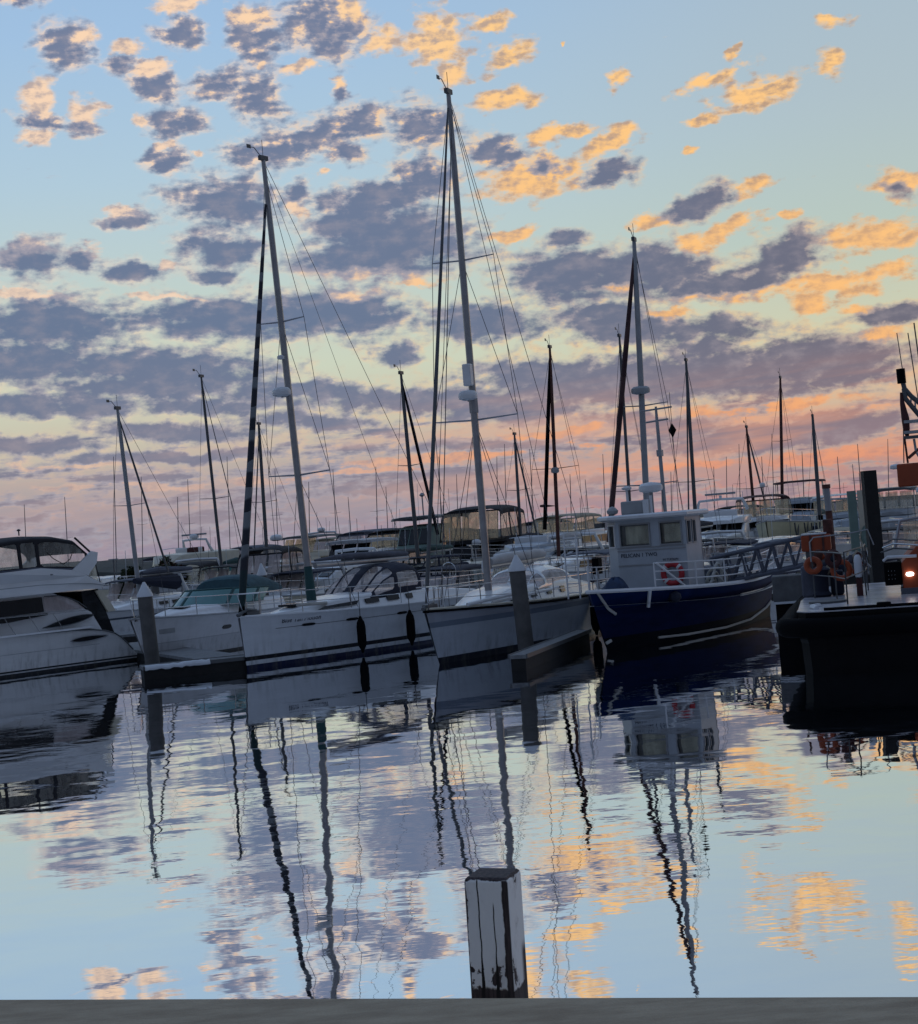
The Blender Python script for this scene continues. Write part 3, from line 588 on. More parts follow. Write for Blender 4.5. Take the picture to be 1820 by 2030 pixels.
    MB().tube([(1.70, -.10, 3.72), (1.22, -.12, 3.28)], .03, 6).build('canopy_bow', M['blk'], T.o)
    for (u0, u1, dz) in ((.10, .28, 0),):
        q = MB(); q.tube([cs(.15, .145)+Vector((0, .02, 0)), cs(.17, .09)+Vector((0, .02, 0)), cs(.22, .04)+Vector((0, .02, 0)), cs(.28, .09)+Vector((0, .02, 0)), cs(.31, .145)+Vector((0, .02, 0))], .012, 5); q.build('zip_seam', M['blk'], T.o)
    MB().tube([(3.0, -.9, 3.9), (3.0, -.9, 4.03)], .02, 6).lathe([(.05, 0), (.06, .03), (.02, .06)], (3., -.9, 4.03), 8).build('mooring_light', M['dgrey'], T.o)
    MB().tube([(4.2, -2.2, 3.8), (4.25, -2.2, 5.8)], .008, 5).build('aerial', M['wire'], T.o)
flybridge_cruiser()
# ================================================================ sailing yachts
def coach(T, st, name='coachroof', m=None): return cabin(T, st, name, m or M['gel'], round_=.12)
def yacht_one():
    st = W(490, 1328)
    T = Thing('sailing_yacht', 'white sailing yacht with navy waterline stripes and a navy sprayhood, bow towards the left', 'sailing yacht', st, head(34))
    hm = hullmat('striped_hull', [(-.5, (.004, .008, .04)), (.10, (.50, .52, .54)), (.21, (.004, .005, .010)), (.31, (.56, .58, .60))])
    H = Hull(T, 10.5, 3.5, (1.13, 1.18, 1.34), rake=.16, stern=.78, pw=1.35, p=2.0, m=hm, tm=M['gel'], tk=.03)
    # coachroof and its lights
    cs = [(-9.0, 1.2, 1.1, 1.12, 1.30), (-6.8, 1.22, 1.08, 1.15, 1.52), (-5.2, 1.18, 1.0, 1.17, 1.60), (-3.6, 1.0, .82, 1.18, 1.56), (-2.2, .72, .5, 1.2, 1.44), (-1.0, .3, .15, 1.25, 1.31)]
    coach(T, cs)
    for a, c in ((-4.35, -3.85), (-5.15, -4.7), (-5.75, -5.5)): sidewin(cs, a, c, .34, .66, slant=(-.03, .0)).build('cabin_light', M['glass'], T.o)
    sidewin(cs, -3.5, -2.2, .38, .62, slant=(-.1, -.3)).build('long_cabin_light', M['glass'], T.o)
    for a in (.82, .70, .54): H.patch(a, a+.036, .93, 1.0, kind='round').build('portlight', M['glass'], T.o)
    q = MB(); q.tube([H.pt(t, .955, 1, .006) for t in [.12+.8*i/24 for i in range(25)]], .006, 4); q.build('cove_line', M['dgrey'], T.o)
    e0 = H.pt(.915, 1.12, 1); e1 = H.pt(.80, 1.12, 1); dd = (e1-e0).normalized()
    text(T, 'Blue Tan Motion', .17, (e0+e1)/2+Vector((.0, .014, -.045)), (math.pi/2, 0, math.atan2(dd.y, dd.x)), M['navy'], 'name_lettering', shear=.3)
    H.stanchions((.10, .25, .4, .56, .72, .85, .95), h=.58)
    # mast, boom, furled headsail
    mo, b, tp = mast(T, (-2.75, 0, 1.42), (522, 318), .095, M['alu'], [(.29, 1.05, .03), (.635, .75, .026)], 'mast')
    MB().tube([b+(tp-b)*.0, b+(tp-b)*.085], [.14, .105], 10).build('mast_boot', M['green'], mo, smooth=True)
    P = lambda f: b+(tp-b)*f
    r1 = P(.475)+Vector((.30, 0, 0)); radar_dome(T, r1, .25, parent=mo); MB().tube([P(.47), r1-Vector((0, 0, .1))], .035, 6).build('radar_bracket', M['alu'], mo)
    r2 = P(.555)+Vector((.17, 0, 0)); MB().lathe([(.03, -.06), (.10, -.04), (.10, .03), (.04, .06)], r2, 10).build('deck_light', M['white'], mo)
    bm_ = Vector((-3.0, 0, 2.42)); be = Vector((-7.2, .0, 2.38))
    MB().tube([bm_, be], .075, 10).build('boom', M['alu'], T.o, smooth=True)
    up = Vector((0, 0, .12))
    MB().tube([bm_+up*1.2, bm_+(be-bm_)*.3+up*1.6, bm_+(be-bm_)*.7+up*1.3, be+up], [.03, .085, .10, .06], 10).build('sail_cover', M['slate'], T.o, smooth=True)
    bow = H.edge(1, 1); bow.y = 0
    s0 = bow+Vector((-.12, 0, .12)); s1 = P(.90)+Vector((.1, 0, 0))
    sm = spiral('wound_headsail', (.018, .02, .03), (.17, .18, .19), 1.4, 2.5, (.008, .028, .03))
    MB().tube([s0+(s1-s0)*k for k in (0, .03, .1, .25, .5, .8, 1)], [.05, .09, .10, .095, .075, .055, .03], 10).build('furled_headsail', sm, T.o, smooth=True)
    MB().tube([s0-Vector((.0, 0, .1)), s0+(s1-s0)*.03], [.10, .05], 10).build('furling_drum', M['black'], T.o)
    ste = H.edge(0, 1); ste.y = 0
    wires(T, [(tp, ste+Vector((.2, 0, .1)))], .008, 'backstay')
    sp = []
    for sd in (1, -1):
        c = H.edge(.72, sd); c.y *= .95; lo = P(.29)+Vector((-.05, sd*1.05, .05)); hi = P(.635)+Vector((-.05, sd*.75, .05))
        sp += [(c, lo), (lo, hi), (hi, P(.97)), (c+Vector((-.3, 0, 0)), P(.29)), (lo, P(.635))]
    wires(T, sp, .008)
    wires(T, [(P(.985), be+Vector((0, 0, .05)))], .006, 'topping_lift')
    # sprayhood
    prof = [(-4.55, 1.50), (-4.72, 1.75), (-4.95, 2.05), (-5.3, 2.24), (-5.7, 2.30), (-6.1, 2.30), (-6.35, 2.24)]
    def sv(u, v):
        f = u*(len(prof)-1); i = min(int(f), len(prof)-2); k = f-i; x = prof[i][0]+(prof[i+1][0]-prof[i][0])*k; z = prof[i][1]+(prof[i+1][1]-prof[i][1])*k
        y, zz = superarc(v, 1.02-.12*(1-u)**2, z-1.40, 1.40, 3.4); hh = (zz-1.4)/max(z-1.4, .01)
        return Vector((x-.25*(1-hh)*0-(.0), y, zz))
    def sv2(u, v):
        p = sv(u, v); h = smooth01((p.z-1.4)/.95); p.x += (1-h)*(.40*(1-u)) ; return p
    def iw(u, v):
        vv = min(v, 1-v)
        return rrect(u, v, .05, .50, .375, .485, .18) or rrect(u, v, .05, .50, .515, .625, .18) or rrect(u, vv, .05, .50, .19, .35, .18) or rrect(u, vv, .12, .50, .025, .165, .18) or rrect(u, vv, .55, .93, .03, .20, .14)
    canopy(T, sv2, 90, 150, iw, M['navy'], M['vinylpink'], 'sprayhood', 'clear_panel')
    # fenders and deck gear
    for t in (.715, .555):
        e = H.edge(t, 1); fender(T, (e.x, e.y+.14, .56), .82, .12)
    MB().box((-.3, 0, 1.40), (.5, .22, .10)).tube([(-.45, .05, 1.45), (-.1, .05, 1.5), (.25, .05, 1.38)], .05, 6).build('anchor_roller', M['dgrey'], T.o)
    MB().box((-1.9, 0, 1.47), (.5, .5, .06)).build('fore_hatch', M['glass'], T.o, bevel=.02)
    MB().tube([(-2.6, .6, 1.44), (-1.2, .8, 1.5)], .05, 6).build('rolled_dinghy_pole', M['rope'], T.o)
    MB().torus((-9.7, 1.1, 1.9), .0+.25, .05, 'y', 14, 6).build('horseshoe_buoy', M['white'], T.o)
    MB().tube([(-9.3, 0, 1.2), (-9.3, 0, 1.85)], .03, 6).torus((-9.25, 0, 1.85), .26, .012, 'x', 20, 5).build('steering_wheel', M['steel'], T.o)
yacht_one()
def yacht_two():
    st = W(872, 1317)
    T = Thing('sailing_yacht', 'pale grey sailing yacht with the tallest mast and a curved white windscreen arch', 'sailing yacht', st, head(25))
    hm = hullmat('pale_grey_hull', [(-.5, (.010, .012, .02)), (.15, (.38, .41, .45)), (.86, (.16, .19, .24)), (1.0, (.3, .32, .36))])
    H = Hull(T, 9.8, 3.1, (1.02, 1.08, 1.26), rake=.55, stern=.6, pw=1.4, p=2.0, m=hm, tm=M['black'], tk=.035)
    q = MB(); q.tube([H.edge(t, 1, .07) for t in [i/30 for i in range(31)]], .03, 6); q.build('cap_rail', M['cream'], T.o)
    cs = [(-8.4, .95, .9, 1.05, 1.30), (-6.6, 1.05, .95, 1.06, 1.55), (-4.8, 1.0, .85, 1.08, 1.58), (-3.2, .85, .68, 1.1, 1.50), (-2.2, .6, .45, 1.12, 1.34), (-1.3, .3, .2, 1.15, 1.22)]
    coach(T, cs)
    for x in (-2.9, -3.9, -4.75, -5.6): sidewin(cs, x-.22, x+.05, .35, .66).build('cabin_light', M['glass'], T.o)
    H.stanchions((.08, .25, .42, .58, .72, .85, .96), h=.58)
    mo, b, tp = mast(T, (-3.1, 0, 1.45), (889, 186), .095, M['alu'], [(.345, 1.15, .028), (.665, .85, .024)], 'mast')
    P = lambda f: b+(tp-b)*f
    r1 = P(.392)+Vector((.30, 0, 0)); radar_dome(T, r1, .24, parent=mo); MB().tube([P(.385), r1-Vector((0, 0, .1))], .035, 6).build('radar_bracket', M['alu'], mo)
    MB().box(P(.435)+Vector((.20, 0, .0)), (.20, .22, .55)).build('radar_reflector', M['white'], mo, bevel=.03)
    MB().tube([P(.36), P(.40)], .12, 8).build('mast_collar', M['alu'], mo)
    bm_ = Vector((-3.3, 0, 2.08)); be = Vector((-6.9, 0, 2.12))
    MB().tube([bm_, be], .06, 8).build('boom', M['alu'], T.o)
    MB().tube([bm_+Vector((0, 0, .13)), bm_+(be-bm_)*.25+Vector((0, 0, .16)), bm_+(be-bm_)*.8+Vector((0, 0, .15)), be+Vector((0, 0, .12))], [.10, .13, .13, .10], 10).build('stowed_sail', M['sail'], T.o, smooth=True)
    bow = H.edge(1, 1); bow.y = 0
    for nm, s0, s1, r, mm in (('furled_headsail', bow+Vector((-.1, 0, .2)), P(.97)+Vector((.1, 0, 0)), [.03, .05, .05, .035, .022], 'dgrey'), ('inner_forestay', bow+Vector((-.9, 0, .1)), P(.93), [.012]*5, 'wire'), ('lazy_halyard', bow+Vector((-.35, .1, .3)), P(.965)+Vector((.05, .1, 0)), [.008]*5, 'wire')):
        MB().tube([s0+(s1-s0)*k for k in (0, .04, .4, .8, 1)], r, 8).build(nm, M[mm], T.o, smooth=True)
    sp = []
    for sd in (1, -1):
        c = H.edge(.66, sd); c.y *= .95; lo = P(.345)+Vector((-.05, sd*1.15, .05)); hi = P(.665)+Vector((-.05, sd*.85, .05))
        sp += [(c, lo), (lo, hi), (hi, P(.99)), (c+Vector((-.4, 0, 0)), P(.345)), (lo, P(.665)), (c+Vector((.4, 0, 0)), P(.34))]
    wires(T, sp, .008)
    e = H.edge(0, 1)
    wires(T, [(tp, Vector((e.x+.2, .5, e.z))), (tp, Vector((e.x+.2, -.5, e.z)))], .008, 'backstay')
    # curved windscreen arch
    prof = [(-4.6, 1.5), (-4.75, 1.75), (-5.1, 1.95), (-5.6, 2.0), (-6.2, 1.98), (-6.7, 1.88)]
    def sv(u, v):
        f = u*(len(prof)-1); i = min(int(f), len(prof)-2); k = f-i; x, z = [prof[i][j]+(prof[i+1][j]-prof[i][j])*k for j in (0, 1)]
        y, zz = superarc(v, .86, z-1.42, 1.42, 2.3); return Vector((x+.35*(1-smooth01((zz-1.42)/.7))*(1-u), y, zz))
    canopy(T, sv, 80, 120, lambda u, v: rrect(u, v, .04, .34, .30, .49, .15) or rrect(u, v, .04, .34, .51, .70, .15) or rrect(u, min(v, 1-v), .05, .34, .05, .28, .15) or rrect(u, min(v, 1-v), .40, .93, .04, .24, .12), M['gel'], M['vinylpink'], 'windscreen_arch', 'clear_panel')
    # deck clutter
    MB().tube([(-.6, .55, 1.32), (-2.4, .95, 1.42)], .045, 8).build('spinnaker_pole', M['white'], T.o)
    MB().tube([(-1.6, .75, 1.28), (-4.8, 1.2, 1.40)], .04, 8).build('boathook', M['white'], T.o)
    MB().box((.28, 0, 1.36), (.5, .16, .12)).tube([(.1, 0, 1.42), (.65, 0, 1.34)], .05, 6).build('anchor_roller', M['dgrey'], T.o)
    MB().tube([(-8.6, .9, 1.1), (-8.6, .9, 1.9)], .03, 6).box((-8.6, .9, 1.75), (.3, .2, .45)).build('outboard_on_rail', M['black'], T.o, bevel=.03)
    fender(T, (-6.2, 1.62, .55), .9, .13)
    fender(T, (-7.3, 1.60, .55), .9, .13)
yacht_two()
# ================================================================ the blue workboat
def workboat():
    st = W(1205, 1291)
    T = Thing('workboat', 'dark blue steel workboat with a white wheelhouse and a red lifebuoy', 'workboat', st, head(30))
    hm = hullmat('blue_hull', [(-.5, (.004, .006, .010)), (.30, (.003, .008, .04)), (.98, (.003, .015, .07))], .6, .35, coat=0, spec=.04)
    H = Hull(T, 8.9, 3.3, (1.28, 1.18, 1.42), rake=.78, stern=.7, pw=1.8, p=2.6, wl=.74, flare=1.5, m=hm, dm=M['grey'], tm=M['white'], tk=.05, drop=.32)
    q = MB(); q.tube([H.pt(t, .86, 1, .02) for t in [.02+.42*i/12 for i in range(13)]], .035, 6); q.build('rubbing_band', M['white'], T.o)
    pts = [H.pt(.82, .14, 1, .03), H.pt(.7, .10, 1, .06), H.pt(.5, .09, 1, .07), H.pt(.3, .13, 1, .05), H.pt(.1, .3, 1, .04), H.pt(.02, .42, 1, .03)]
    MB().tube([pts[0]+(pts[0]-pts[0])]+pts, .03, 8).build('trailing_rope', M['rope'], T.o, smooth=True)
    a = H.edge(.865, 1, .02); b_ = H.pt(.865, .92, 1, .05)
    MB().tube([a+Vector((0, .03, 0)), b_], .045, 8).build('hanging_fender', M['white'], T.o)
    a = H.edge(.985, 1, .03)
    MB().tube([a, H.pt(.97, 1.0, 1, .04), H.pt(.955, .85, 1, .05)], .035, 6).build('bow_rope', M['rope'], T.o)
    MB().tube([H.pt(1, .20, 1, .04), H.pt(.985, .25, 1, .06)], .04, 6).build('bow_pad', M['rope'], T.o)
    # foredeck lump under a blue cover
    rng = []
    for k in range(7):
        z = 1.2+.45*math.sin(k/6*math.pi/2); r = math.cos(k/6*math.pi/2)
        rng.append([(-.62+.40*r*math.cos(t_), .05+.36*r*math.sin(t_)*(1+.1*math.sin(3*t_)), z+.05*math.sin(4*t_+k)) for t_ in [2*math.pi*i/14 for i in range(14)]])
    MB().loft(rng).build('covered_windlass', mat('blue_tarpaulin', (.008, .03, .085), .7, var=.3, vscale=5, bump=.5, bscale=8), T.o, smooth=True)
    # wheelhouse: faceted front
    fx = -2.55; hw = 1.12; z0 = .85; z1 = 2.98
    foot = [(fx-.45, -hw), (fx, -hw+.42), (fx, hw-.42+.14), (fx-.10, hw), (fx-1.9, hw), (fx-1.9, -hw)]
    foot = [(fx-.40, -hw), (fx-.02, -hw+.40), (fx+.04, .35), (fx, hw), (fx-1.05, hw), (fx-1.05, -hw)]
    def wall(p, q_, wins, par=None):     # one wall panel with window openings
        p = Vector((p[0], p[1], 0)); q_ = Vector((q_[0], q_[1], 0)); d = q_-p; Lw = d.length; d.normalize(); n = Vector((d.y, -d.x, 0))
        us = sorted({0, Lw}|{Lw*w[0] for w in wins}|{Lw*w[1] for w in wins}); zz = [z0, 2.34, 2.86, z1]
        mb = MB()
        for ua, ub in zip(us, us[1:]):
            for k, (za, zb) in enumerate(zip(zz, zz[1:])):
                if k == 1 and any(abs(Lw*w[0]-ua) < 1e-6 for w in wins): continue
                c = p+d*(ua+ub)/2; c.z = (za+zb)/2
                mb.box(c-n*.03, (ub-ua, .06, zb-za), rz=math.atan2(d.y, d.x))
        return mb, p, d, n, Lw
    wn = [[(.14, .86)], [(.10, .86)], [(.16, .88)], [(.08, .30), (.42, .62)], [], [(.2, .7)]]
    house = MB(); ex = []
    for i in range(6):
        mb, p, d, n, Lw = wall(foot[i], foot[(i+1) % 6], wn[i])
        house.add(mb.v, mb.f); ex.append((p, d, n, Lw, wn[i]))
    wm = mat('wheelhouse_paint', (.42, .46, .50), .45, var=.08, vscale=2.5)
    Wh = house.build('wheelhouse', wm, T.o)
    for i, (p, d, n, Lw, ws) in enumerate(ex):
        for k, (a_, b2) in enumerate(ws):
            c = p+d*Lw*(a_+b2)/2; c.z = 2.60
            wo = MB().box(c-n*.035, (Lw*(b2-a_), .012, .52), rz=math.atan2(d.y, d.x)).build('window', M['glass'] if i in (3,) else M['clearglass'], Wh)
            fr = MB()
            for sx in (-1, 1): fr.box(c+d*sx*Lw*(b2-a_)/2+n*.012, (.035, .03, .58), rz=math.atan2(d.y, d.x))
            for sz in (-1, 1): fr.box(c+Vector((0, 0, sz*.275))+n*.012, (Lw*(b2-a_)-.036, .03, .035), rz=math.atan2(d.y, d.x))
            fr.build('window_frame', M['grey'] if i else M['white'], wo)
            if i in (0, 1, 2):       # drawn cream curtains inside
                w_ = .80 if i else .35
                MB().box(c-n*.07+d*Lw*(b2-a_)*(0.06 if i else .2), (Lw*(b2-a_)*w_, .015, .44), rz=math.atan2(d.y, d.x)).build('curtain', M['curtain'], Wh)
    roof = MB(); rf = []
    for z_, e_ in ((2.98, .12), (3.02, .17), (3.08, .17), (3.12, .12)):
        rf.append([(x+(e_*1.3 if x > fx-1 else -e_), y*(1+e_/hw), z_) for x, y in foot])
    roof.loft(rf); ro = roof.build('roof', M['white'], Wh)
    MB().box((fx+.0, -hw-.02, 2.90), (.2, .2, .12)).build('eave_lamp', M['dgrey'], Wh)
    p, d, n, Lw, _ = ex[1]; rz_ = math.atan2(d.y, d.x)
    for zz_ in (2.29, 2.22, 1.86): MB().box((p+d*Lw/2+Vector((0, 0, zz_))+n*.008), (Lw, .016, .03), rz=rz_).build('batten', M['grey'], Wh)
    for zz_ in (2.29, 2.22, 1.86):
        p2, d2, n2, L2, _ = ex[2]; MB().box((p2+d2*L2/2+Vector((0, 0, zz_))+n2*.008), (L2-.02, .016, .03), rz=math.atan2(d2.y, d2.x)).build('batten', M['grey'], Wh)
    text(T, 'PELICAN 1 TWO', .135, p+d*Lw*.55+n*.012+Vector((0, 0, 2.06)), (math.pi/2, 0, rz_), M['navy'], 'name_lettering', Wh)
    p2, d2, n2, L2, _ = ex[2]; text(T, 'IN TUITION', .075, p2+d2*L2*.45+n2*.012+Vector((0, 0, 1.93)), (math.pi/2, 0, math.atan2(d2.y, d2.x)), M['navy'], 'small_lettering', Wh)
    # lifebuoy on the front wall
    c = p2+d2*L2*.52+n2*.10+Vector((0, 0, 1.60))
    lb = MB().torus((0, 0, 0), .235, .07, 'y', 28, 10).build('lifebuoy', M['red'], T.o, smooth=True); lb.location = c; lb.rotation_euler = (0, 0, math.atan2(d2.y, d2.x)); lb.scale = (1, .7, 1)
    for aa in (45, 135, 225, 315):
        g_ = MB(); A = math.radians(aa); g_.tube([(.235*math.cos(A-.13), 0, .235*math.sin(A-.13)), (.235*math.cos(A+.13), 0, .235*math.sin(A+.13))], .076, 10)
        g_.build('band', M['white'], lb)
    # rails forward and aft
    H.stanchions((.02, .14, .28, .42, .56, .70, .84), h=.62, mtl=M['white'], r=.022, mids=(.36, .68), sides=(1,), pulpit=False)
    H.stanchions((.42, .56, .70, .84, .95), h=.62, mtl=M['white'], r=.02, mids=(.5,), sides=(-1,), pulpit=False, name='far_guard_rail')
    A_ = H.edge(.84, 1, .62); MB().tube([A_, H.edge(.74, 1, .0)+Vector((0, -.05, 0))], .025, 6).build('rail_brace', M['white'], T.o)
    # ladder on the starboard bow
    l = MB(); bx = Vector((-.9, -1.35, 1.2))
    for s_ in (0, .32): l.tube([bx+Vector((0, s_, 0)), bx+Vector((0, s_, 1.55))], .022, 6)
    for k in range(7): l.tube([bx+Vector((0, 0, .15+.22*k)), bx+Vector((0, .32, .15+.22*k))], .016, 6)
    l.build('ladder', M['white'], T.o)
    # roof gear: mast with crosstrees, dish, horn box, spotlight
    mb_ = Vector((fx-.7, .35, 3.1)); mo, b, tp = mast(T, mb_, (1300, 806), .05, M['grey'], [], 'roof_mast', head_=False)
    up = tp-b
    for f, h in ((.97, .42), (.86, .30)): MB().tube([b+up*f+Vector((0, -h, 0)), b+up*f+Vector((0, h, .03))], .025, 6).build('crosstree', M['grey'], mo)
    MB().box(b+up*.56, (.13, .13, .16)).build('mast_lamp', M['grey'], mo)
    MB().box((fx-.45, -.30, 3.28), (.6, .62, .34)).build('roof_locker', M['grey'], T.o, bevel=.04)
    radar_dome(T, (fx-.45, .12, 3.72), .30); MB().tube([(fx-.45, .12, 3.1), (fx-.45, .12, 3.65)], .05, 8).build('radar_post', M['grey'], T.o)
    MB().box((fx-.2, .1, 3.28), (.3, .12, .36)).tube([(fx-.2, .2, 3.1), (fx-.2, .2, 3.55)], .035, 6).build('searchlight', M['white'], T.o)
    MB().lathe([(.02, -.1), (.13, -.05), (.15, .02), (.08, .1), (.01, .13)], (fx-.3, -.9, 3.22), 10).build('compass_cover', M['grey'], T.o, smooth=True)
    MB().tube([(fx-.6, -.6, 3.1), (fx-.65, -.62, 3.75)], .035, 6).lathe([(.02, -.06), (.12, -.03), (.13, .02), (.03, .05)], (fx-.65, -.62, 3.78), 12).build('satellite_aerial', M['white'], T.o)
    # black diamond day shape on its halyard
    dp = T.L(Pd(1333, 853, T.G((fx-.7, 0, 0)).y))
    MB().tube([dp+Vector((0, 0, .95)), dp-Vector((0, 0, 2.2))], .008, 5).build('signal_halyard', M['wire'], T.o)
    w_ = .11; MB().add([dp+Vector((0, 0, .19)), dp-Vector((0, 0, .19)), dp+Vector((w_, 0, 0)), dp+Vector((0, w_, 0)), dp-Vector((w_, 0, 0)), dp-Vector((0, w_, 0))], [(0, 2, 3), (0, 3, 4), (0, 4, 5), (0, 5, 2), (1, 3, 2), (1, 4, 3), (1, 5, 4), (1, 2, 5)]).build('day_shape', M['black'], T.o)
    # deck clutter aft and forward
    for k in range(5): MB().torus((-3.9-.1*k, 1.2, 1.05+.10*k), .26, .035, 'x' if k % 2 else 'y', 16, 6).build('coiled_rope', M['rope'], T.o, smooth=True)
    for x, y, s_ in ((-1.5, .2, .24), (-1.75, .75, .2), (-1.7, 1.05, .18)): MB().lathe([(s_*.5, 0), (s_, .1), (s_*.9, s_*1.1), (s_*.3, s_*1.5)], (x, y, .95), 9).build('deck_bundle', M['grey'] if s_ > .25 else M['navy'], T.o, smooth=True)
    MB().box((-5.2, .6, 1.25), (1.2, 1., .75)).build('deck_box', M['slate'], T.o, bevel=.04)
    MB().box((-6.6, 1.0, 1.1), (.8, .5, .5)).build('fish_bin', M['grey'], T.o, bevel=.04)
workboat()
# ================================================================ piles and pontoons
def pile(px, ptop, ybase, label, Y=None, base_z=0., r=.19, capm='cap', body='grey', cap_h=.36, group=None):
    p = W(px, ybase, 0) if Y is None else Vector((Pd(px, 1000, Y).x, Y, 0))
    hz = 1114-.0805*px; top = EYE-(ptop-hz)*p.y/F
    T = Thing('mooring_pile', label, 'pile', p, 0, group)
    lean = .035
    m = mat('pile_sleeve_'+label[:6], (.085, .082, .078), .7, var=.3, vscale=2.5, bump=.2, bscale=10) if body == 'grey' else M[body]
    MB().loft([[(r*math.cos(2*math.pi*k/18)-lean*z, r*math.sin(2*math.pi*k/18), z) for k in range(18)] for z in (-1.2, 0, .8, 1.6, top-cap_h)]).build('sleeve', m, T.o, smooth=True)
    if capm:
        c = (-lean*(top-cap_h), 0, top-cap_h)
        MB().lathe([(r*1.12, -.02), (r*1.12, .03), (r*.55, cap_h*.6), (.03, cap_h)], c, 18).build('cone_cap', M[capm], T.o, smooth=True)
    return T
pile(305, 1152, 1337, 'grey pile with a white cone cap beside the end of the left pontoon')
pile(1045, 1098, 1301, 'grey pile with a white cone cap in front of the pale grey sailing yacht')
pile(297, 1127, 0, 'small far pile with a white cone cap behind the teal screened cruiser', Y=66, r=.17, cap_h=.28)
pile(512, 1117, 0, 'small far pile with a white cone cap just right of the wound headsail', Y=58, r=.17, cap_h=.42)
def pontoon(name, label, c, rz, d, z=.35, sidez=.55, trim=True):
    T = Thing(name, label, 'pontoon', (c[0], c[1], 0), rz)
    MB().box((0, 0, z-.04), (d[0], d[1], .08)).build('walkway', M['dock'], T.o)
    MB().box((0, 0, z-.08-sidez/2), (d[0]-.04, d[1]-.04, sidez)).build('float', M['dockside'], T.o)
    if trim: MB().box((0, -d[1]/2-.02, z-.03), (d[0], .04, .09)).box((0, d[1]/2+.02, z-.03), (d[0], .04, .09)).build('edge_trim', M['dgrey'], T.o)
    return T
a = W(283, 1323, .32); b = W(500, 1301, .32); dv = (b-a); L_ = dv.length; dv.normalize(); nv = Vector((-dv.y, dv.x, 0))
T = pontoon('finger_pontoon', 'short dark sided pontoon with a white padded edge, behind the left pile', (a+b)/2+nv*.4+Vector((0, 0, 0)), math.atan2(dv.y, dv.x), (L_, .8), .32, .5)
q = MB(); rnd = random.Random(3); pts = [(-L_/2+.05+1.6*i/16, -.8/2-.06, .30+rnd.uniform(-.015, .015)) for i in range(17)]
q.tube(pts, [.06+rnd.uniform(-.012, .014) for _ in pts], 8); q.build('padded_edge', M['cap'], T.o, smooth=True)
pontoon('finger_pontoon', 'pale pontoon finger running back on the far side of the left pontoon head', (a+b)/2+nv*6.4, math.atan2(dv.y, dv.x)+math.radians(8), (1.2, 11), .30, .45, False)
a = W(1042, 1296, .36); e = Vector((3.02, 40.3, .36)); dv = (e-a); L_ = dv.length; dv.normalize(); nv = Vector((-dv.y, dv.x, 0))
pontoon('finger_pontoon', 'dark sided pontoon finger between the pale grey yacht and the blue workboat', (a+e)/2+nv*.18, math.atan2(dv.y, dv.x), (L_, .36), .34, .6)
pontoon('walkway_pontoon', 'long pontoon walkway behind the bows of the moored yachts', (-2, 55.5), math.radians(4), (46, 2.2), .45, .5, False)
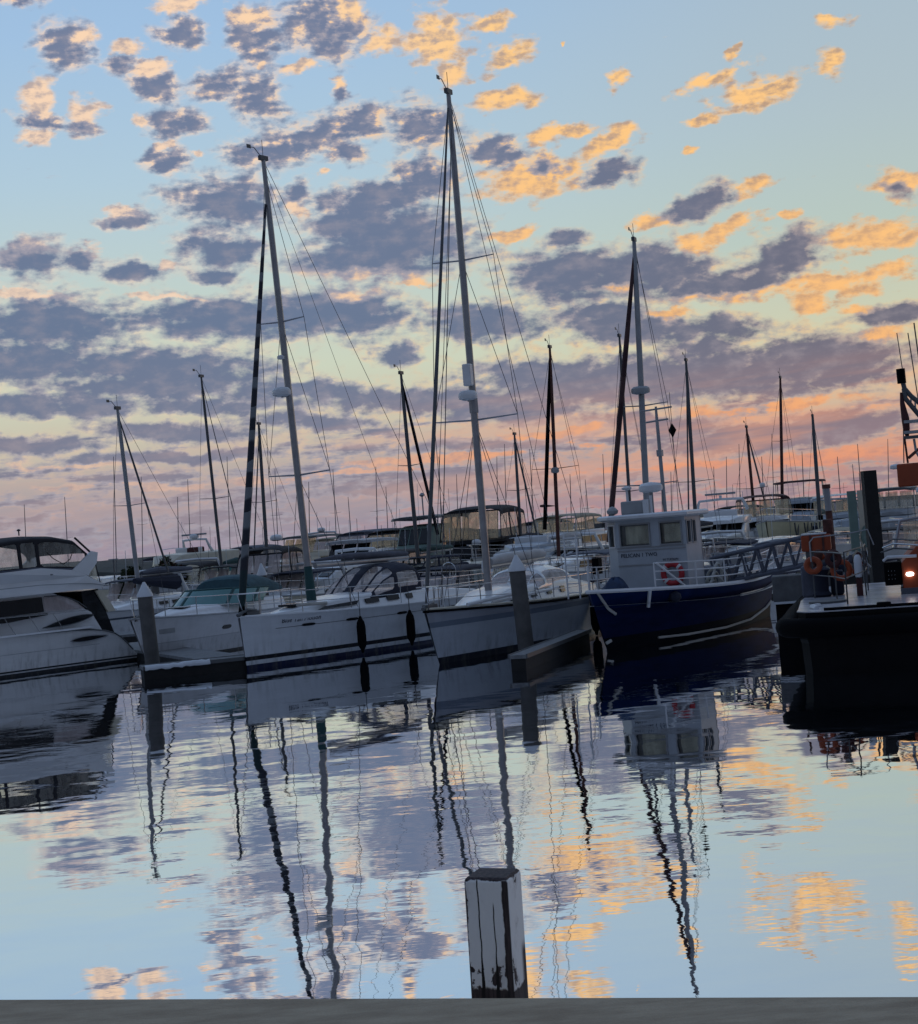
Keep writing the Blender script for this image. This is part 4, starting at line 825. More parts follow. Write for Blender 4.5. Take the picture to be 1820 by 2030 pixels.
# ================================================================ general motor cruisers
def hz(px): return 1114-.0805*px
def zat(px, py, Y): return EYE-(py-hz(px))*Y/F
def cruiser(label, px, Y, theta, L=10., B=3.4, sheer=(1.0, 1.05, 1.4), cab=None, fly=None, arch=None, hull='gel', name='motor_cruiser', rail=True, cat='motor cruiser', stripe=None, rake=1.1, cabm='gel', group=None, wind=None, extra=None):
    h = head(theta); mid = Vector((Pd(px, 1000, Y).x, Y, 0)); loc = mid+Vector((math.cos(h), math.sin(h), 0))*L*.5
    T = Thing(name, label, cat, loc, h, group)
    if fly and fly[4] and fly[3]:
        lim = max(fly[4]-1.05, 1.45); fly = fly[:3]+(min(fly[3], lim+.05),)+fly[4:]
        if cab: z1_ = min(cab[4], lim-.15); cab = cab[:3]+(min(cab[3], z1_-.25), z1_)+cab[5:]
    c0 = {'gel': (.60, .61, .61), 'cream': (.55, .50, .38), 'navy': (.008, .012, .04), 'yellow': (.55, .52, .34), 'grey': (.28, .3, .32), 'black': (.01, .01, .012)}[hull]
    hm = hullmat(hull+'_hull', [(-.5, (.012, .013, .02)), (.12, c0), (sheer[1]*.72, stripe or c0), (sheer[1]*.80, c0)])
    H = Hull(T, L, B, sheer, rake=rake, stern=.86, pw=1.7, p=2.4, m=hm, tm=M['grey'], tk=.03, N=22, flare=1.4)
    cz = None
    if cab:          # (x front, x back, half width, foot z, top z, glass material, number of windows)
        xf, xb, hw, z0, z1, gm, nw = cab; zf = sheer[1]-.08
        st = [(xb, hw, hw*.94, zf, z1), (xf-1.1, hw, hw*.90, zf, z1), (xf-.55, hw*.97, hw*.84, zf, z1-.10), (xf+.1, hw*.9, hw*.8, zf, z0+.12), (xf+1.6, hw*.45, hw*.35, zf+.1, z0-.02)]
        cabin(T, st, 'cabin', M[cabm], round_=.12)
        x = xb+.25; wdt = (xf-1.2-x)/nw
        for k in range(nw):
            for sd in (1, -1):
                if sd == -1 and Y > 60: continue
                sidewin(st, x+wdt*k+.06, x+wdt*(k+1)-.06, .52, .86, side=sd, slant=(0, .0 if k < nw-1 else -.18), off=.012).build('side_window', M[gm], T.o)
        # windscreen in three panes
        a_, b_ = st[2], st[3]
        for k in range(3):
            y0 = -1+2*k/3+.04; y1 = -1+2*(k+1)/3-.04
            def P3(f, y): return Vector((a_[0]+(b_[0]-a_[0])*f+.03, y*(a_[2]+(b_[2]-a_[2])*f)*.93, a_[4]+(b_[4]-a_[4])*f+.035))
            mb = MB().loft([[P3(.12, y0), P3(.12, y1), P3(.12, y1)-Vector((0, 0, .03)), P3(.12, y0)-Vector((0, 0, .03))], [P3(.88, y0), P3(.88, y1), P3(.88, y1)-Vector((0, 0, .03)), P3(.88, y0)-Vector((0, 0, .03))]])
            mb.build('windscreen', M[gm], T.o)
        cz = z1
        for k in range(3):
            for sd in (1,): H.patch(.62+.08*k, .655+.08*k, sheer[1]*.62, sheer[1]*.62+.13).build('portlight', M['glass'], T.o)
    if wind:         # raked wrap-round windscreen: (x, half width, z foot, height, material)
        xf, hw, z0, hh, gm = wind
        def ws(u, v):
            a = math.pi*(v-.5)*.96; k = 1-u
            return Vector((xf-1.5+1.5*math.cos(a)*(.62+.38*(1-u))-(1-k)*.0-u*.55*1.0, (hw-.12*u)*math.copysign(abs(math.sin(a))**.7, math.sin(a)), z0+hh*u*(.75+.25*math.cos(a))))
        fo = canopy(T, ws, 20, 60, lambda u, v: .06 < u < .93 and not any(abs(v-q_) < .012 for q_ in (.12, .33, .67, .88)), M['dgrey'], M[gm], 'windscreen_frame', 'windscreen_glass')
    if fly:          # (x front, x back, half width, coaming top z, canopy top z, kind, canvas, panel)
        xf, xb, hw, zc, zt, kind, cv, pn = fly
        if zc:
            base = (cz or 1.6)
            st = [(xb, hw*.96, hw, base-.10, zc), (xf-.9, hw*.96, hw, base-.10, zc), (xf, hw*.8, hw*.72, base-.10, zc-.05), (xf+.45, hw*.5, hw*.4, base-.1, base+.05)]
            cabin(T, st, 'flybridge', M[cabm], round_=.08)
        else: zc = (cz or 1.5)-.05
        if kind == 'canvas':
            def cs(u, v):
                x = xb+.1+(xf-.55-xb)*u; hh = (zt-zc)*(1-.10*abs(2*u-1)**3); y, z = boxarch(v, hw*.97, hh, zc, .80); f = (z-zc)/hh
                return Vector((x+(.5*(1-f) if u > .5 else -.05*(1-f))*abs(2*u-1)**2*1.0, y, z))
            iw = lambda u, v: any(rrect(u, min(v, 1-v), a, a+.285, .02, .232, .12) for a in (.03, .355, .68))
            canopy(T, cs, 42, 60, iw, M[cv], M[pn], 'canvas_enclosure', 'clear_panel')
            # front panels of the enclosure
            y1_ = hw*.90
            for k in range(3):
                ya = -y1_+2*y1_*k/3+.05; yb = -y1_+2*y1_*(k+1)/3-.05; x1_ = xf-.42; x2_ = xf-.06
                MB().loft([[(x1_, ya, zt-.28), (x1_, yb, zt-.28), (x1_-.015, yb, zt-.28), (x1_-.015, ya, zt-.28)], [(x2_, ya, zc+.04), (x2_, yb, zc+.04), (x2_-.015, yb, zc+.04), (x2_-.015, ya, zc+.04)]]).build('front_panel', M[pn], T.o)
            MB().tube([(xf-.44, -y1_, zt-.27), (xf-.44, y1_, zt-.27)], .04, 6).build('front_bow', M[cv], T.o)
        elif kind in ('hardtop', 'bimini'):
            th = .12 if kind == 'hardtop' else .05
            rings = []
            for x, k in ((xb, .8), (xb+.12, 1), ((xf+xb)/2, 1.02), (xf-.5, .98), (xf-.25, .8)):
                dz = .06*(1-(2*(x-xb)/(xf-xb)-1)**2); w_ = hw*k
                rings.append([(x, -w_, zt-th+dz-.06), (x, -w_*.6, zt-th+dz), (x, w_*.6, zt-th+dz), (x, w_, zt-th+dz-.06), (x, w_*.95, zt+dz-.05), (x, w_*.6, zt+dz), (x, -w_*.6, zt+dz), (x, -w_*.95, zt+dz-.05)])
            MB().loft(rings).build('hardtop' if kind == 'hardtop' else 'bimini_cover', M[cv], T.o, smooth=True)
            for x in (xb+.25, xf-.7):
                for sd in (1, -1): MB().tube([(x+.12, sd*hw*.9, zc-.02), (x, sd*hw*.88, zt-th)], .028, 6).build('top_support', M['steel'], T.o)
            if pn:
                x1_ = xf-.75; x2_ = xf-.25
                for k in range(3):
                    ya = -hw*.85+1.7*hw*k/3+.05; yb = -hw*.85+1.7*hw*(k+1)/3-.05
                    MB().loft([[(x1_, ya, zt-th-.04), (x1_, yb, zt-th-.04), (x1_-.02, yb, zt-th-.04), (x1_-.02, ya, zt-th-.04)], [(x2_, ya, zc), (x2_, yb, zc), (x2_-.02, yb, zc), (x2_-.02, ya, zc)]]).build('front_panel', M[pn], T.o)
        elif kind == 'open':
            MB().box(((xf+xb)/2+.4, 0, zc+.12), (.35, hw*1.2, .35)).build('helm_console', M['gel'], T.o, bevel=.05)
            MB().tube([(xf-.6, -hw*.7, zc+.28), (xf-.45, 0, zc+.34), (xf-.6, hw*.7, zc+.28)], .02, 6).build('wind_deflector', M['steel'], T.o)
    if arch:         # (x, half width, z foot, z top, kind)
        x, hw, z0, z1, kind = arch
        q = MB()
        for sd in (1, -1): q.tube([(x-.45, sd*hw, z0), (x-.15, sd*hw*.95, (z0+z1)/2), (x, sd*hw*.86, z1)], [.10, .08, .06], 8)
        q.tube([(x, -hw*.88, z1), (x, 0, z1+.04), (x, hw*.88, z1)], .06, 8); ao = q.build('radar_arch', M['gel'], T.o, smooth=True)
        if 'dome' in kind: radar_dome(T, (x, 0, z1+.18), .26, parent=ao)
        if 'bar' in kind:
            MB().tube([(x, 0, z1), (x, 0, z1+.22)], .07, 8).build('scanner_pedestal', M['white'], ao); MB().box((x, 0, z1+.30), (.12, 1.5, .10), rz=.3).build('scanner_bar', M['grey'], ao, bevel=.03)
        MB().tube([(x, hw*.5, z1), (x-.1, hw*.52, z1+.7)], .01, 5).build('whip_aerial', M['wire'], ao)
    for k, t in enumerate((.36, .60)):
        e = H.edge(t, 1); MB().lathe([(.02, -.16), (.11, -.12), (.15, 0), (.11, .12), (.02, .16)], (e.x, e.y+.13, e.z-.35), 10).build('fender', M[('cap', 'navy')[(int(px)+k) % 2]], T.o, smooth=True)
    for k in range(2):
        xx = -L*.62+.5*k; yy = (.9, -.7)[k]; zz = (cz or 1.3)-.05; MB().tube([(xx, yy, zz), (xx-.12, yy, zz+1.5+.4*((int(px)+k) % 3))], .010, 5).build('whip_aerial', M['cap' if k else 'dgrey'], T.o)
    if rail: H.stanchions((.42, .56, .70, .83, .94), h=.55, r=.014)
    if extra: extra(T, H)
    return T, H
Z = zat
# teal screened sports cruiser
def teal_boat():
    st = W(293, 1315)
    T = Thing('sports_cruiser', 'white sports cruiser with a teal tinted windscreen and a teal canvas cover', 'motor cruiser', st, head(20))
    hm = hullmat('sports_hull', [(-.5, (.012, .013, .02)), (.06, (.48, .49, .51)), (.50, (.36, .37, .39)), (.53, (.58, .59, .61))])
    H = Hull(T, 9., 3.3, (.98, 1.08, 1.30), rake=.75, stern=.85, pw=1.5, p=1.9, wl=.78, m=hm, tm=M['grey'], tk=.03, flare=1.5)
    st_ = [(-6.5, 1.3, 1.2, 1.0, 1.42), (-4.4, 1.25, 1.1, 1.02, 1.45), (-3.0, 1.1, .85, 1.05, 1.42), (-1.6, .8, .45, 1.1, 1.36), (-.6, .45, .2, 1.15, 1.28)]
    cabin(T, st_, 'foredeck', M['deck'], round_=.15)
    def ws(u, v):
        a = math.pi*(v-.5)*.98; return Vector((-4.7+1.9*math.cos(a)-.75*u, 1.42*(1-.10*u)*math.copysign(abs(math.sin(a))**.75, math.sin(a)), 1.38+.50*u*(.8+.2*math.cos(a))))
    canopy(T, ws, 24, 90, lambda u, v: .05 < u < .93 and not any(abs(v-q_) < .008 for q_ in (.30, .42, .70, .9)), M['green'], M['tealglass'], 'windscreen_frame', 'windscreen_glass')
    def cs(u, v):
        x = -6.9+2.3*u; hh = .66*math.sin(math.pi*(.30+.55*(1-u)))**.8*(1 if u < .93 else 1-.8*((u-.93)/.07)**2); y, z = superarc(v, .98, hh, 1.55, 3.2); return Vector((x, y, z))
    rings = [[cs(i/20, j/24) for j in range(25)] for i in range(21)]
    MB().loft(rings, cap=False, wrap=False).build('canvas_cover', M['teal'], T.o, smooth=True)
    H.patch(.66, .70, .68, .80).build('portlight', M['glass'], T.o); H.patch(.88, .93, .78, .92, kind='rect').build('name_plate', M['grey'], T.o)
    for t in (.5,): H.patch(t, t+.03, .68, .78).build('portlight', M['glass'], T.o)
    H.stanchions((.3, .44, .56, .68, .80, .90, .97), h=.55, mids=(.5,), r=.016)
    MB().box((-2.0, .0, 1.44), (.5, .5, .05)).build('fore_hatch', M['glass'], T.o, bevel=.02)
    MB().box((.3, 0, 1.28), (.6, .18, .10)).tube([(.2, .0, 1.36), (.6, .0, 1.25)], .06, 6).build('anchor', M['dgrey'], T.o)
teal_boat()
cruiser('low express cruiser with a black soft top and white roll bar behind the teal one', 362, 75, 20, L=9, cab=None, wind=(-3.2, 1.35, 1.55, .5, 'vinyl'), sheer=(1.1, 1.3, 1.6),
    fly=(-3.3, -6.3, 1.2, None, Z(362, 1127, 55), 'canvas', 'blk', 'vinyl'), arch=(-5.4, 1.27, 1.5, Z(362, 1125, 55)+.03, ''))
cruiser('beige flybridge cruiser with a tall radar arch and red cushions, far behind on the left', 352, 88, 34, L=11, B=3.6, cab=(-4, -9, 1.5, 1.7, 2.35, 'tealglass', 3), fly=(-4.4, -8.6, 1.45, 2.85, 0, 'open', None, None), arch=(-6.6, 1.0, 2.7, Z(392, 1070, 88), 'dome bar'), hull='cream', cabm='cream',
    extra=lambda T, H: MB().box((-6.0, .6, 2.98), (.9, .5, .35)).build('cushion', M['maroon'], T.o, bevel=.05))
cruiser('flybridge boat with a square black topped enclosure behind the striped yacht bow', 533, 64, 16, L=10, B=2.9, cab=(-3.3, -7.4, 1.15, 1.3, 1.7, 'glass', 3), fly=(-3.4, -6.0, .98, 1.9, Z(535, 1084, 64), 'canvas', 'blk', 'vinylpink'), hull='gel', cabm='dgrey', extra=lambda T, H: radar_dome(T, (-5, .2, 3.25), .25))
cruiser('cream hardtop boat with a cluster of aerials left of the striped yacht mast', 596, 100, 30, L=10, cab=(-3.5, -8, 1.4, 1.9, 2.5, 'glass', 3), fly=(-4, -7.5, 1.4, 2.7, Z(600, 1063, 100), 'hardtop', 'dgrey', 'creamsheet'), cabm='cream', arch=(-7, 1.2, 2.6, 3.4, 'dome'))
cruiser('white hardtop cruiser with raked black side screens right of the striped yacht mast', 694, 80, 32, L=9.5, cab=(-3.5, -8, 1.4, 1.5, 1.9, 'glass', 2), fly=(-3.8, -6.8, 1.45, 2.05, Z(692, 1072, 80), 'hardtop', 'grey', 'glass'), extra=lambda T, H: [MB().tube([(-6.0+.35*k, 1.55, 1.1), (-6.0+.35*k, 1.5, 2.3)], .025, 6).build('rod_holder', M['white'], T.o) for k in range(3)] and None)
cruiser('boat with a faded grey canvas enclosure standing behind the white hardtop cruiser', 722, 92, 30, L=11, cab=(-4, -9, 1.6, 1.9, 2.5, 'glass', 3), fly=(-4.2, -8.2, 1.5, 2.75, Z(720, 1051, 92), 'canvas', 'slate', 'vinylpink'))
cruiser('white boat with a long thin black awning, left of the flat roofed wheelhouse', 790, 88, 36, L=11, cab=(-3.5, -9, 1.5, 1.6, 2.2, 'glass', 3), fly=(-4, -8.3, 1.5, 2.65, Z(790, 1047, 88), 'canvas', 'blk', 'creamsheet'), hull='gel', stripe=(.02, .02, .03))
cruiser('runabout under low navy cover just right of the navy sprayhood', 812, 62, 40, L=6.5, B=2.3, sheer=(.8, .85, 1.1), cab=(-2.4, -5.4, 1.0, 1.2, 1.75, 'glass', 2), cabm='navy', rail=False, fly=(-2.6, -5.0, .98, None, 2.1, 'canvas', 'navy', 'vinyl'))
cruiser('boat with a teal grey wheelhouse under a flat overhanging roof', 838, 86, 25, L=11, cab=(-4, -6.6, 1.2, 2.1, 3.35, 'glass', 2), fly=(-3.9, -7.2, 1.45, None, Z(838, 1024, 86), 'hardtop', 'dgrey', None), cabm='seagreen', hull='cream', extra=lambda T, H: MB().tube([(-5.5, 0, 3.6), (-5.5, 0, 4.9)], .04, 6).lathe([(.05, -.1), (.16, 0), (.05, .12)], (-5.5, 0, 4.95), 10).build('signal_mast', M['grey'], T.o))
def laundry(T, H): pass
cruiser('tall trawler yacht with a big cream curtained enclosure and a dark lower deck', 955, 80, 20, L=12, B=4.0, sheer=(1.2, 1.25, 1.7), cab=(-4.2, -9, 1.75, 1.7, 2.35, 'glass', 3), cabm='blk', fly=(-3.9, -8.2, 1.62, 2.40, Z(955, 1003, 80), 'canvas', 'blk', 'creamsheet'), hull='black',
    extra=lambda T, H: (radar_dome(T, (-3.2, .55, 2.3), .22, 'spare_buoy'), MB().box((-2.7, 0, 1.9), (.5, 1.6, .5)).build('dark_locker', M['blk'], T.o, bevel=.05)))
cruiser('white raked superstructure of the boat tucked right behind the tallest mast', 1035, 72, 22, L=11, B=3.7, cab=(-4.5, -8.5, 1.45, 2.0, 3.0, 'grey', 2), fly=(-5.4, -8.2, 1.3, 3.15, Z(1040, 1040, 72)+.15, 'open', None, None), sheer=(1.2, 1.4, 1.8), cabm='hullgrey')
cruiser('cruiser with a tan enclosure on its roof and a dark red rolled awning', 1112, 95, 30, L=12, B=3.8, cab=(-4, -9.6, 1.6, 2.1, 2.75, 'glass', 3), fly=(-4.6, -8.6, 1.5, 2.95, Z(1110, 1020, 95), 'canvas', 'tan', 'creamsheet'), extra=lambda T, H: MB().tube([(-4.8, .2, 3.86), (-3.4, .2, 3.90), (-3.0, .2, 3.9)], [.02, .09, .07], 8).build('rolled_awning', M['maroon'], T.o))
cruiser('small cruiser with an arched black framed screen left of the blue workboat ladder', 1140, 72, 26, L=8.5, B=3.0, cab=(-3, -6.8, 1.2, 1.35, 1.75, 'glass', 4), fly=(-3.1, -6.4, 1.25, None, Z(1140, 1087, 72), 'bimini', 'dgrey', 'vinylpink'), arch=(-3.6, 1.25, 1.5, 2.35, ''))
cruiser('white cruiser with a rounded visor front and a radar bar on an arch', 1428, 78, 14, L=10, B=3.5, cab=(-3.2, -8, 1.45, 1.75, 2.35, 'glass', 2), fly=(-3.2, -7, 1.35, Z(1430, 1024, 78), 0, 'open', None, None), arch=(-5.4, 1.2, 2.9, Z(1420, 992, 78), 'bar'), sheer=(1.1, 1.2, 1.5))
cruiser('white flybridge boat with a curved maroon trimmed enclosure facing the camera', 1513, 82, 6, L=11, B=3.8, cab=(-3.6, -9, 1.4, 1.75, 2.3, 'glass', 3), fly=(-3.6, -8, 1.30, 2.45, Z(1512, 981, 82), 'canvas', 'maroon', 'creamsheet'), extra=lambda T, H: radar_dome(T, (-5, 0, 3.95), .14))
cruiser('grey flybridge boat with a high bimini frame right of the maroon trimmed one', 1588, 95, 14, L=12, B=3.7, cab=(-4, -9, 1.6, 2.2, 3.0, 'glass', 3), fly=(-4.2, -7.6, 1.5, Z(1585, 985, 95), Z(1585, 954, 95), 'bimini', 'maroon', None), cabm='hullgrey')
cruiser('boat with a rounded cream enclosure behind the red banded pole', 1676, 88, 12, L=11, B=4.2, cab=(-4, -9, 1.9, 1.9, 2.6, 'vinylpink', 2), fly=(-3.8, -8.5, 1.95, 2.75, Z(1676, 978, 88), 'canvas', 'hullgrey', 'creamsheet'), cabm='hullgrey')
cruiser('boat crowded with grey gear at the right behind the square dark pile', 1772, 80, 18, L=12, B=3.2, cab=(-4, -9, 1.3, 2.1, 2.8, 'glass', 3), fly=(-4, -8.4, 1.2, 3.0, Z(1770, 968, 80), 'hardtop', 'dgrey', 'vinyl'), cabm='grey', extra=lambda T, H: radar_dome(T, (-5, .3, 4.3), .3))
def loops(T, H):
    for t in (.50, .60, .70, .80):
        e = H.edge(t, 1); n = 14
        MB().tube([(e.x-.42+.84*i/n, e.y+.06, e.z-.05-.62*math.sin(math.pi*i/n)**.6) for i in range(n+1)], .035, 6).build('fender_rope_loop', M['dgrey'], T.o)
cruiser('high sided pale yellow hull hung with dark rope loops behind the gangway', 1558, 74, 22, L=8, B=2.7, sheer=(2.0, 2.05, 2.3), rake=.9, hull='yellow', extra=loops)
cruiser('low white boat seen through the gangway lattice', 1500, 60, 30, L=7.5, B=2.8, sheer=(1.15, 1.2, 1.5), cab=(-2.6, -6, 1.1, 1.5, 1.75, 'glass', 2), stripe=(.01, .01, .015))
cruiser('white lobster style launch moored behind the mast of the striped yacht', 640, 66, 28, L=8, B=3.0, cab=(-2.8, -6.4, 1.15, 1.4, 1.95, 'glass', 3), arch=(-6.2, 1.1, 1.8, 2.5, ''), sheer=(1.0, 1.1, 1.4), stripe=(.02, .03, .07))
cruiser('dark blue boat with a cream deckhouse low between the two front yachts', 905, 66, 28, L=7.5, B=2.9, sheer=(.95, 1.0, 1.35), cab=(-2.6, -6, 1.1, 1.3, 1.65, 'glass', 2), hull='navy', cabm='cream')
cruiser('white boat with a slate awning behind the stowed sail of the grey yacht', 1085, 60, 30, L=7, B=2.6, sheer=(.9, 1., 1.3), cab=(-2.6, -5.6, 1.0, 1.25, 1.6, 'glass', 2), hull='gel')
# a far row
far = [(480, 92, 'slate', 'far boat with a low slate top, right of the beige flybridge arch', 1083), (645, 96, 'tan', 'far boat with a tan top just right of the striped yacht mast', 1066), (875, 94, 'slate', 'far boat with a slate top showing left of the curtained trawler yacht', 1050),
       (1062, 90, 'navy', 'far boat with a navy top right of the curtained trawler yacht', 1033), (1200, 88, 'tan', 'far boat with a tan top peeping over the workboat bow rail', 1024), (1455, 92, 'blk', 'far boat with a black top between visor boat and maroon trimmed boat', 1003), (1640, 90, 'navy', 'far boat with a navy top left of the cream enclosure', 989)]
for (px, Y, cv, lb, yt) in far:
    Y += 25
    cruiser(lb, px, Y, 30, L=10, cab=(-3.5, -8.5, 1.5, 1.9, 2.4, 'glass', 2), fly=(-4, -7.8, 1.45, 2.6, Z(px, yt, Y), 'canvas', cv, 'vinylpink'), rail=False, group='far motor boats along the skyline')

mid = [(255, 62, 24, 'gel', 'slate', 'small white boat with a slate hood between the big cruiser and the left pile', 1150), (455, 70, 20, 'grey', 'blk', 'grey boat with a black hood behind the teal canvas cover', 1122), (510, 64, 26, 'gel', 'tan', 'white boat with a tan hood low behind the bow of the striped yacht', 1142),
       (585, 62, 22, 'cream', 'navy', 'cream boat with a navy hood beside the mast foot of the striped yacht', 1134), (760, 72, 24, 'gel', 'blk', 'white boat with a black hood above the navy sprayhood', 1092), (868, 58, 20, 'gel', 'navy', 'white boat with a navy hood between the two front yachts', 1128),
       (1075, 84, 28, 'navy', 'blk', 'dark boat with a black hood right of the white raked superstructure', 1070), (1165, 62, 22, 'gel', 'slate', 'white boat with a slate hood beside the workboat ladder', 1130), (1395, 66, 30, 'black', 'blk', 'black boat with a black hood behind the workboat stern rail', 1112),
       (1445, 60, 24, 'gel', 'navy', 'white boat with a navy hood under the left end of the gangway', 1118), (1555, 56, 30, 'gel', 'slate', 'white boat with a slate hood under the right end of the gangway', 1112), (1640, 70, 20, 'grey', 'tan', 'grey boat with a tan hood behind the orange bin', 1052),
       (1755, 60, 24, 'gel', 'blk', 'white boat with a black hood right of the square dark pile', 1078)]
for (px, Y, th, hl, cv, lb, yt) in mid:
    L = 7.5+(px % 3)*.6
    zt = min(max(Z(px, yt, Y), 1.75), 3.0)
    cruiser(lb, px, Y, th, L=L, B=2.7, sheer=(.9, .98, 1.25), hull=hl, cab=(-2.5, -L+1.2, 1.05, min(1.2, zt-.80), min(1.6, zt-.70), 'glass', 3), fly=(-2.7, -L+1.6, 1.02, None, zt, ('canvas', 'bimini')[px % 2], cv, 'vinylpink'), stripe=((.02, .02, .05) if px % 2 else None), arch=((-L+2.2, 1.1, 1.3, zt+.25, 'dome' if px % 4 == 0 else '') if px % 3 == 0 else None), group='small motor boats moored behind the front row')

T = Thing('hanging_sheet', 'pale sheet hanging in folds under the curtained enclosure, between the two front yachts', 'sheet', Pd(905, 1000, 58)*1, 0)
T.loc.z = 0; T.o.location.z = 0
zt = Z(905, 1131, 58); zb = Z(905, 1171, 58); n = 40; rows = []
for k in range(7):
    f = k/6; rows.append([(-.70+1.4*i/n, .05*math.sin(i*.9)*(.4+f)+.03*math.sin(i*2.3), zt+(zb-zt)*f*(1+.05*math.sin(i*.5))-.03*math.sin(math.pi*i/n)) for i in range(n+1)])
sh = MB().loft(rows, cap=False, wrap=False).build('cloth', mat('pale_sheet_cloth', (.42, .45, .42), .9), T.o, smooth=True)
sd = sh.modifiers.new('thickness', 'SOLIDIFY'); sd.thickness = .006
MB().tube([(-.9, .0, zt+.01), (.9, 0, zt+.01)], .012, 6).build('line', M['wire'], T.o)
for x in (-.88, .88): MB().tube([(x, 0, .0), (x, 0, zt+.2)], .025, 6).build('pole', M['dgrey'], T.o)
# ================================================================ sailing yachts of the rows behind
def sailboat(label, tip, base, Y, theta=25, L=9., B=2.8, r=.075, stay=None, stay_r=.045, staym='dgrey', sp=(), m='dgrey', hull=(.55, .56, .57), gear=None, dx=-.40, group=None, boom=True, detail=True, extra=None):
    h = head(theta); d = Vector((math.cos(h), math.sin(h), 0)); mb = Pd(base[0], base[1], Y); mb.z = 0
    loc = mb-d*(dx*L)
    T = Thing('sailing_yacht', label, 'sailing yacht', loc, h, group)
    hm = hullmat('yacht_hull', [(-.5, (.012, .014, .02)), (.14, hull), (.80, (.05, .06, .08)), (.86, hull)])
    H = Hull(T, L, B, (.95, 1.0, 1.2), rake=.7, stern=.65, pw=1.4, p=2., m=hm, tm=M['grey'], tk=.03, N=18)
    cs = [(-L*.82, B*.33, B*.3, .9, 1.3), (-L*.55, B*.36, B*.31, .95, 1.45), (-L*.36, B*.30, B*.24, 1.0, 1.4), (-L*.2, B*.15, B*.1, 1.02, 1.2)]
    coach(T, cs)
    if detail:
        for k in range(3): sidewin(cs, -L*(.46+.08*k), -L*(.41+.08*k), .4, .66).build('cabin_light', M['glass'], T.o)
    mo, b, tp = mast(T, (dx*L, 0, 1.3), tip, r, M[m], sp, 'mast', head_=detail)
    P = lambda f: b+(tp-b)*f
    if boom:
        q0 = b+Vector((-.2, 0, .95)); q1 = b+Vector((-L*.38, 0, .95))
        MB().tube([q0, q1], .06, 6).build('boom', M['alu'], T.o)
        MB().tube([q0+Vector((0, 0, .1)), q0+(q1-q0)*.3+Vector((0, 0, .16)), q1+Vector((0, 0, .1))], [.08, .14, .08], 8).build('sail_cover', M[('navy', 'slate', 'sail', 'green')[int(tip[0]) % 4]], T.o, smooth=True)
    if stay:
        bow = H.edge(1, 1); bow.y = 0
        if stay is True: e = bow
        else: e = T.L(Pd(stay[0], stay[1], Y))
        s1 = P(.97); n = 6
        sm_ = M[staym] if isinstance(staym, str) else staym
        MB().tube([e+(s1-e)*(k/n) for k in range(n+1)], [stay_r]*(n-1)+[stay_r*.8, stay_r*.5], 8).build('furled_headsail', sm_, T.o, smooth=True)
    if detail:
        ws_ = []
        for sd in (1, -1):
            c = H.edge(.6, sd); c.y *= .95; last = c
            for (f, half, th) in sorted(sp): t_ = P(f)+Vector((-.05, sd*half, .05)); ws_.append((last, t_)); last = t_
            ws_.append((last, P(.98)))
        wires(T, ws_, .008)
        wires(T, [(tp, H.edge(0, 1)-Vector((0, H.edge(0, 1).y, 0)))], .008, 'backstay')
    if gear: gear(T, mo, P)
    if extra: extra(T, H)
    return T
def dome(f, r=.26, fwd_=.32):
    def g_(T, mo, P): c = P(f)+Vector((fwd_, 0, 0)); radar_dome(T, c, r, parent=mo, m=M['grey']); MB().tube([P(f-.01), c-Vector((0, 0, .12))], .03, 6).build('radar_bracket', M['dgrey'], mo)
    return g_
sailboat('yacht with a tall dark mast and maroon wound headsail rising behind the blue workboat', (1257, 478), (1290, 1150), 50, 20, L=11, B=3.2, r=.10, stay=(1207, 1075), stay_r=.085, staym=spiral('maroon_headsail', (.035, .012, .016), (.07, .03, .03), .6), sp=[(.50, .8, .025), (.26, 1.0, .028)], m='grey', gear=dome(.545, .30, .1))
sailboat('yacht with a slim mast and a long slanting stay left of the beige flybridge', (233, 812), (277, 1175), 60, 25, L=9, stay=(334, 1135), stay_r=.04, sp=[(.50, .75, .02)], r=.085, m='grey', extra=lambda T, H: MB().tube([(-3.2, .1, 2.1), (-5.8, .1, 1.9)], [.1, .3], 8).build('dark_boom_tent', M['navy'], T.o, smooth=True))
sailboat('yacht whose mast stands between the beige flybridge and the wound headsail', (399, 748), (440, 1120), 72, 25, L=9, stay=(480, 1080), stay_r=.02, sp=[(.42, .8, .02)], r=.07)
sailboat('yacht with a short dark mast between the wound headsail and the striped yacht mast', (513, 842), (530, 1120), 78, 22, L=9, stay=(503, 1110), stay_r=.035, sp=[(.5, .7, .02)], r=.09)
sailboat('yacht with a dark mast and thick slanting headsail left of the tallest mast', (795, 742), (828, 1090), 62, 22, L=9, stay=(868, 1060), stay_r=.065, sp=[(.28, .8, .02), (.55, .5, .02)], r=.08, staym='black')
sailboat('yacht with a low dark mast just right of the curtained trawler yacht', (1020, 862), (1034, 1090), 80, 22, L=8.5, stay=(1068, 1075), stay_r=.05, sp=[(.55, .6, .02)], r=.08)
sailboat('yacht with a straight brown mast and a black wound headsail beside it', (1090, 690), (1107, 1100), 66, 20, L=9.5, stay=(1080, 1050), stay_r=.085, staym='black', sp=[(.44, 1.0, .02)], r=.08, gear=dome(.43, .17, 0), m='brown')
sailboat('yacht with a thin mast close left of the maroon wound headsail', (1228, 668), (1253, 1080), 66, 20, L=9, stay=None, sp=[(.3, .8, .02)], r=.07)
sailboat('yacht with a mast rising just right of the workboat roof mast', (1360, 716), (1382, 1080), 70, 20, L=9.5, stay=(1366, 1060), stay_r=.035, sp=[(.36, .9, .02)], r=.085)
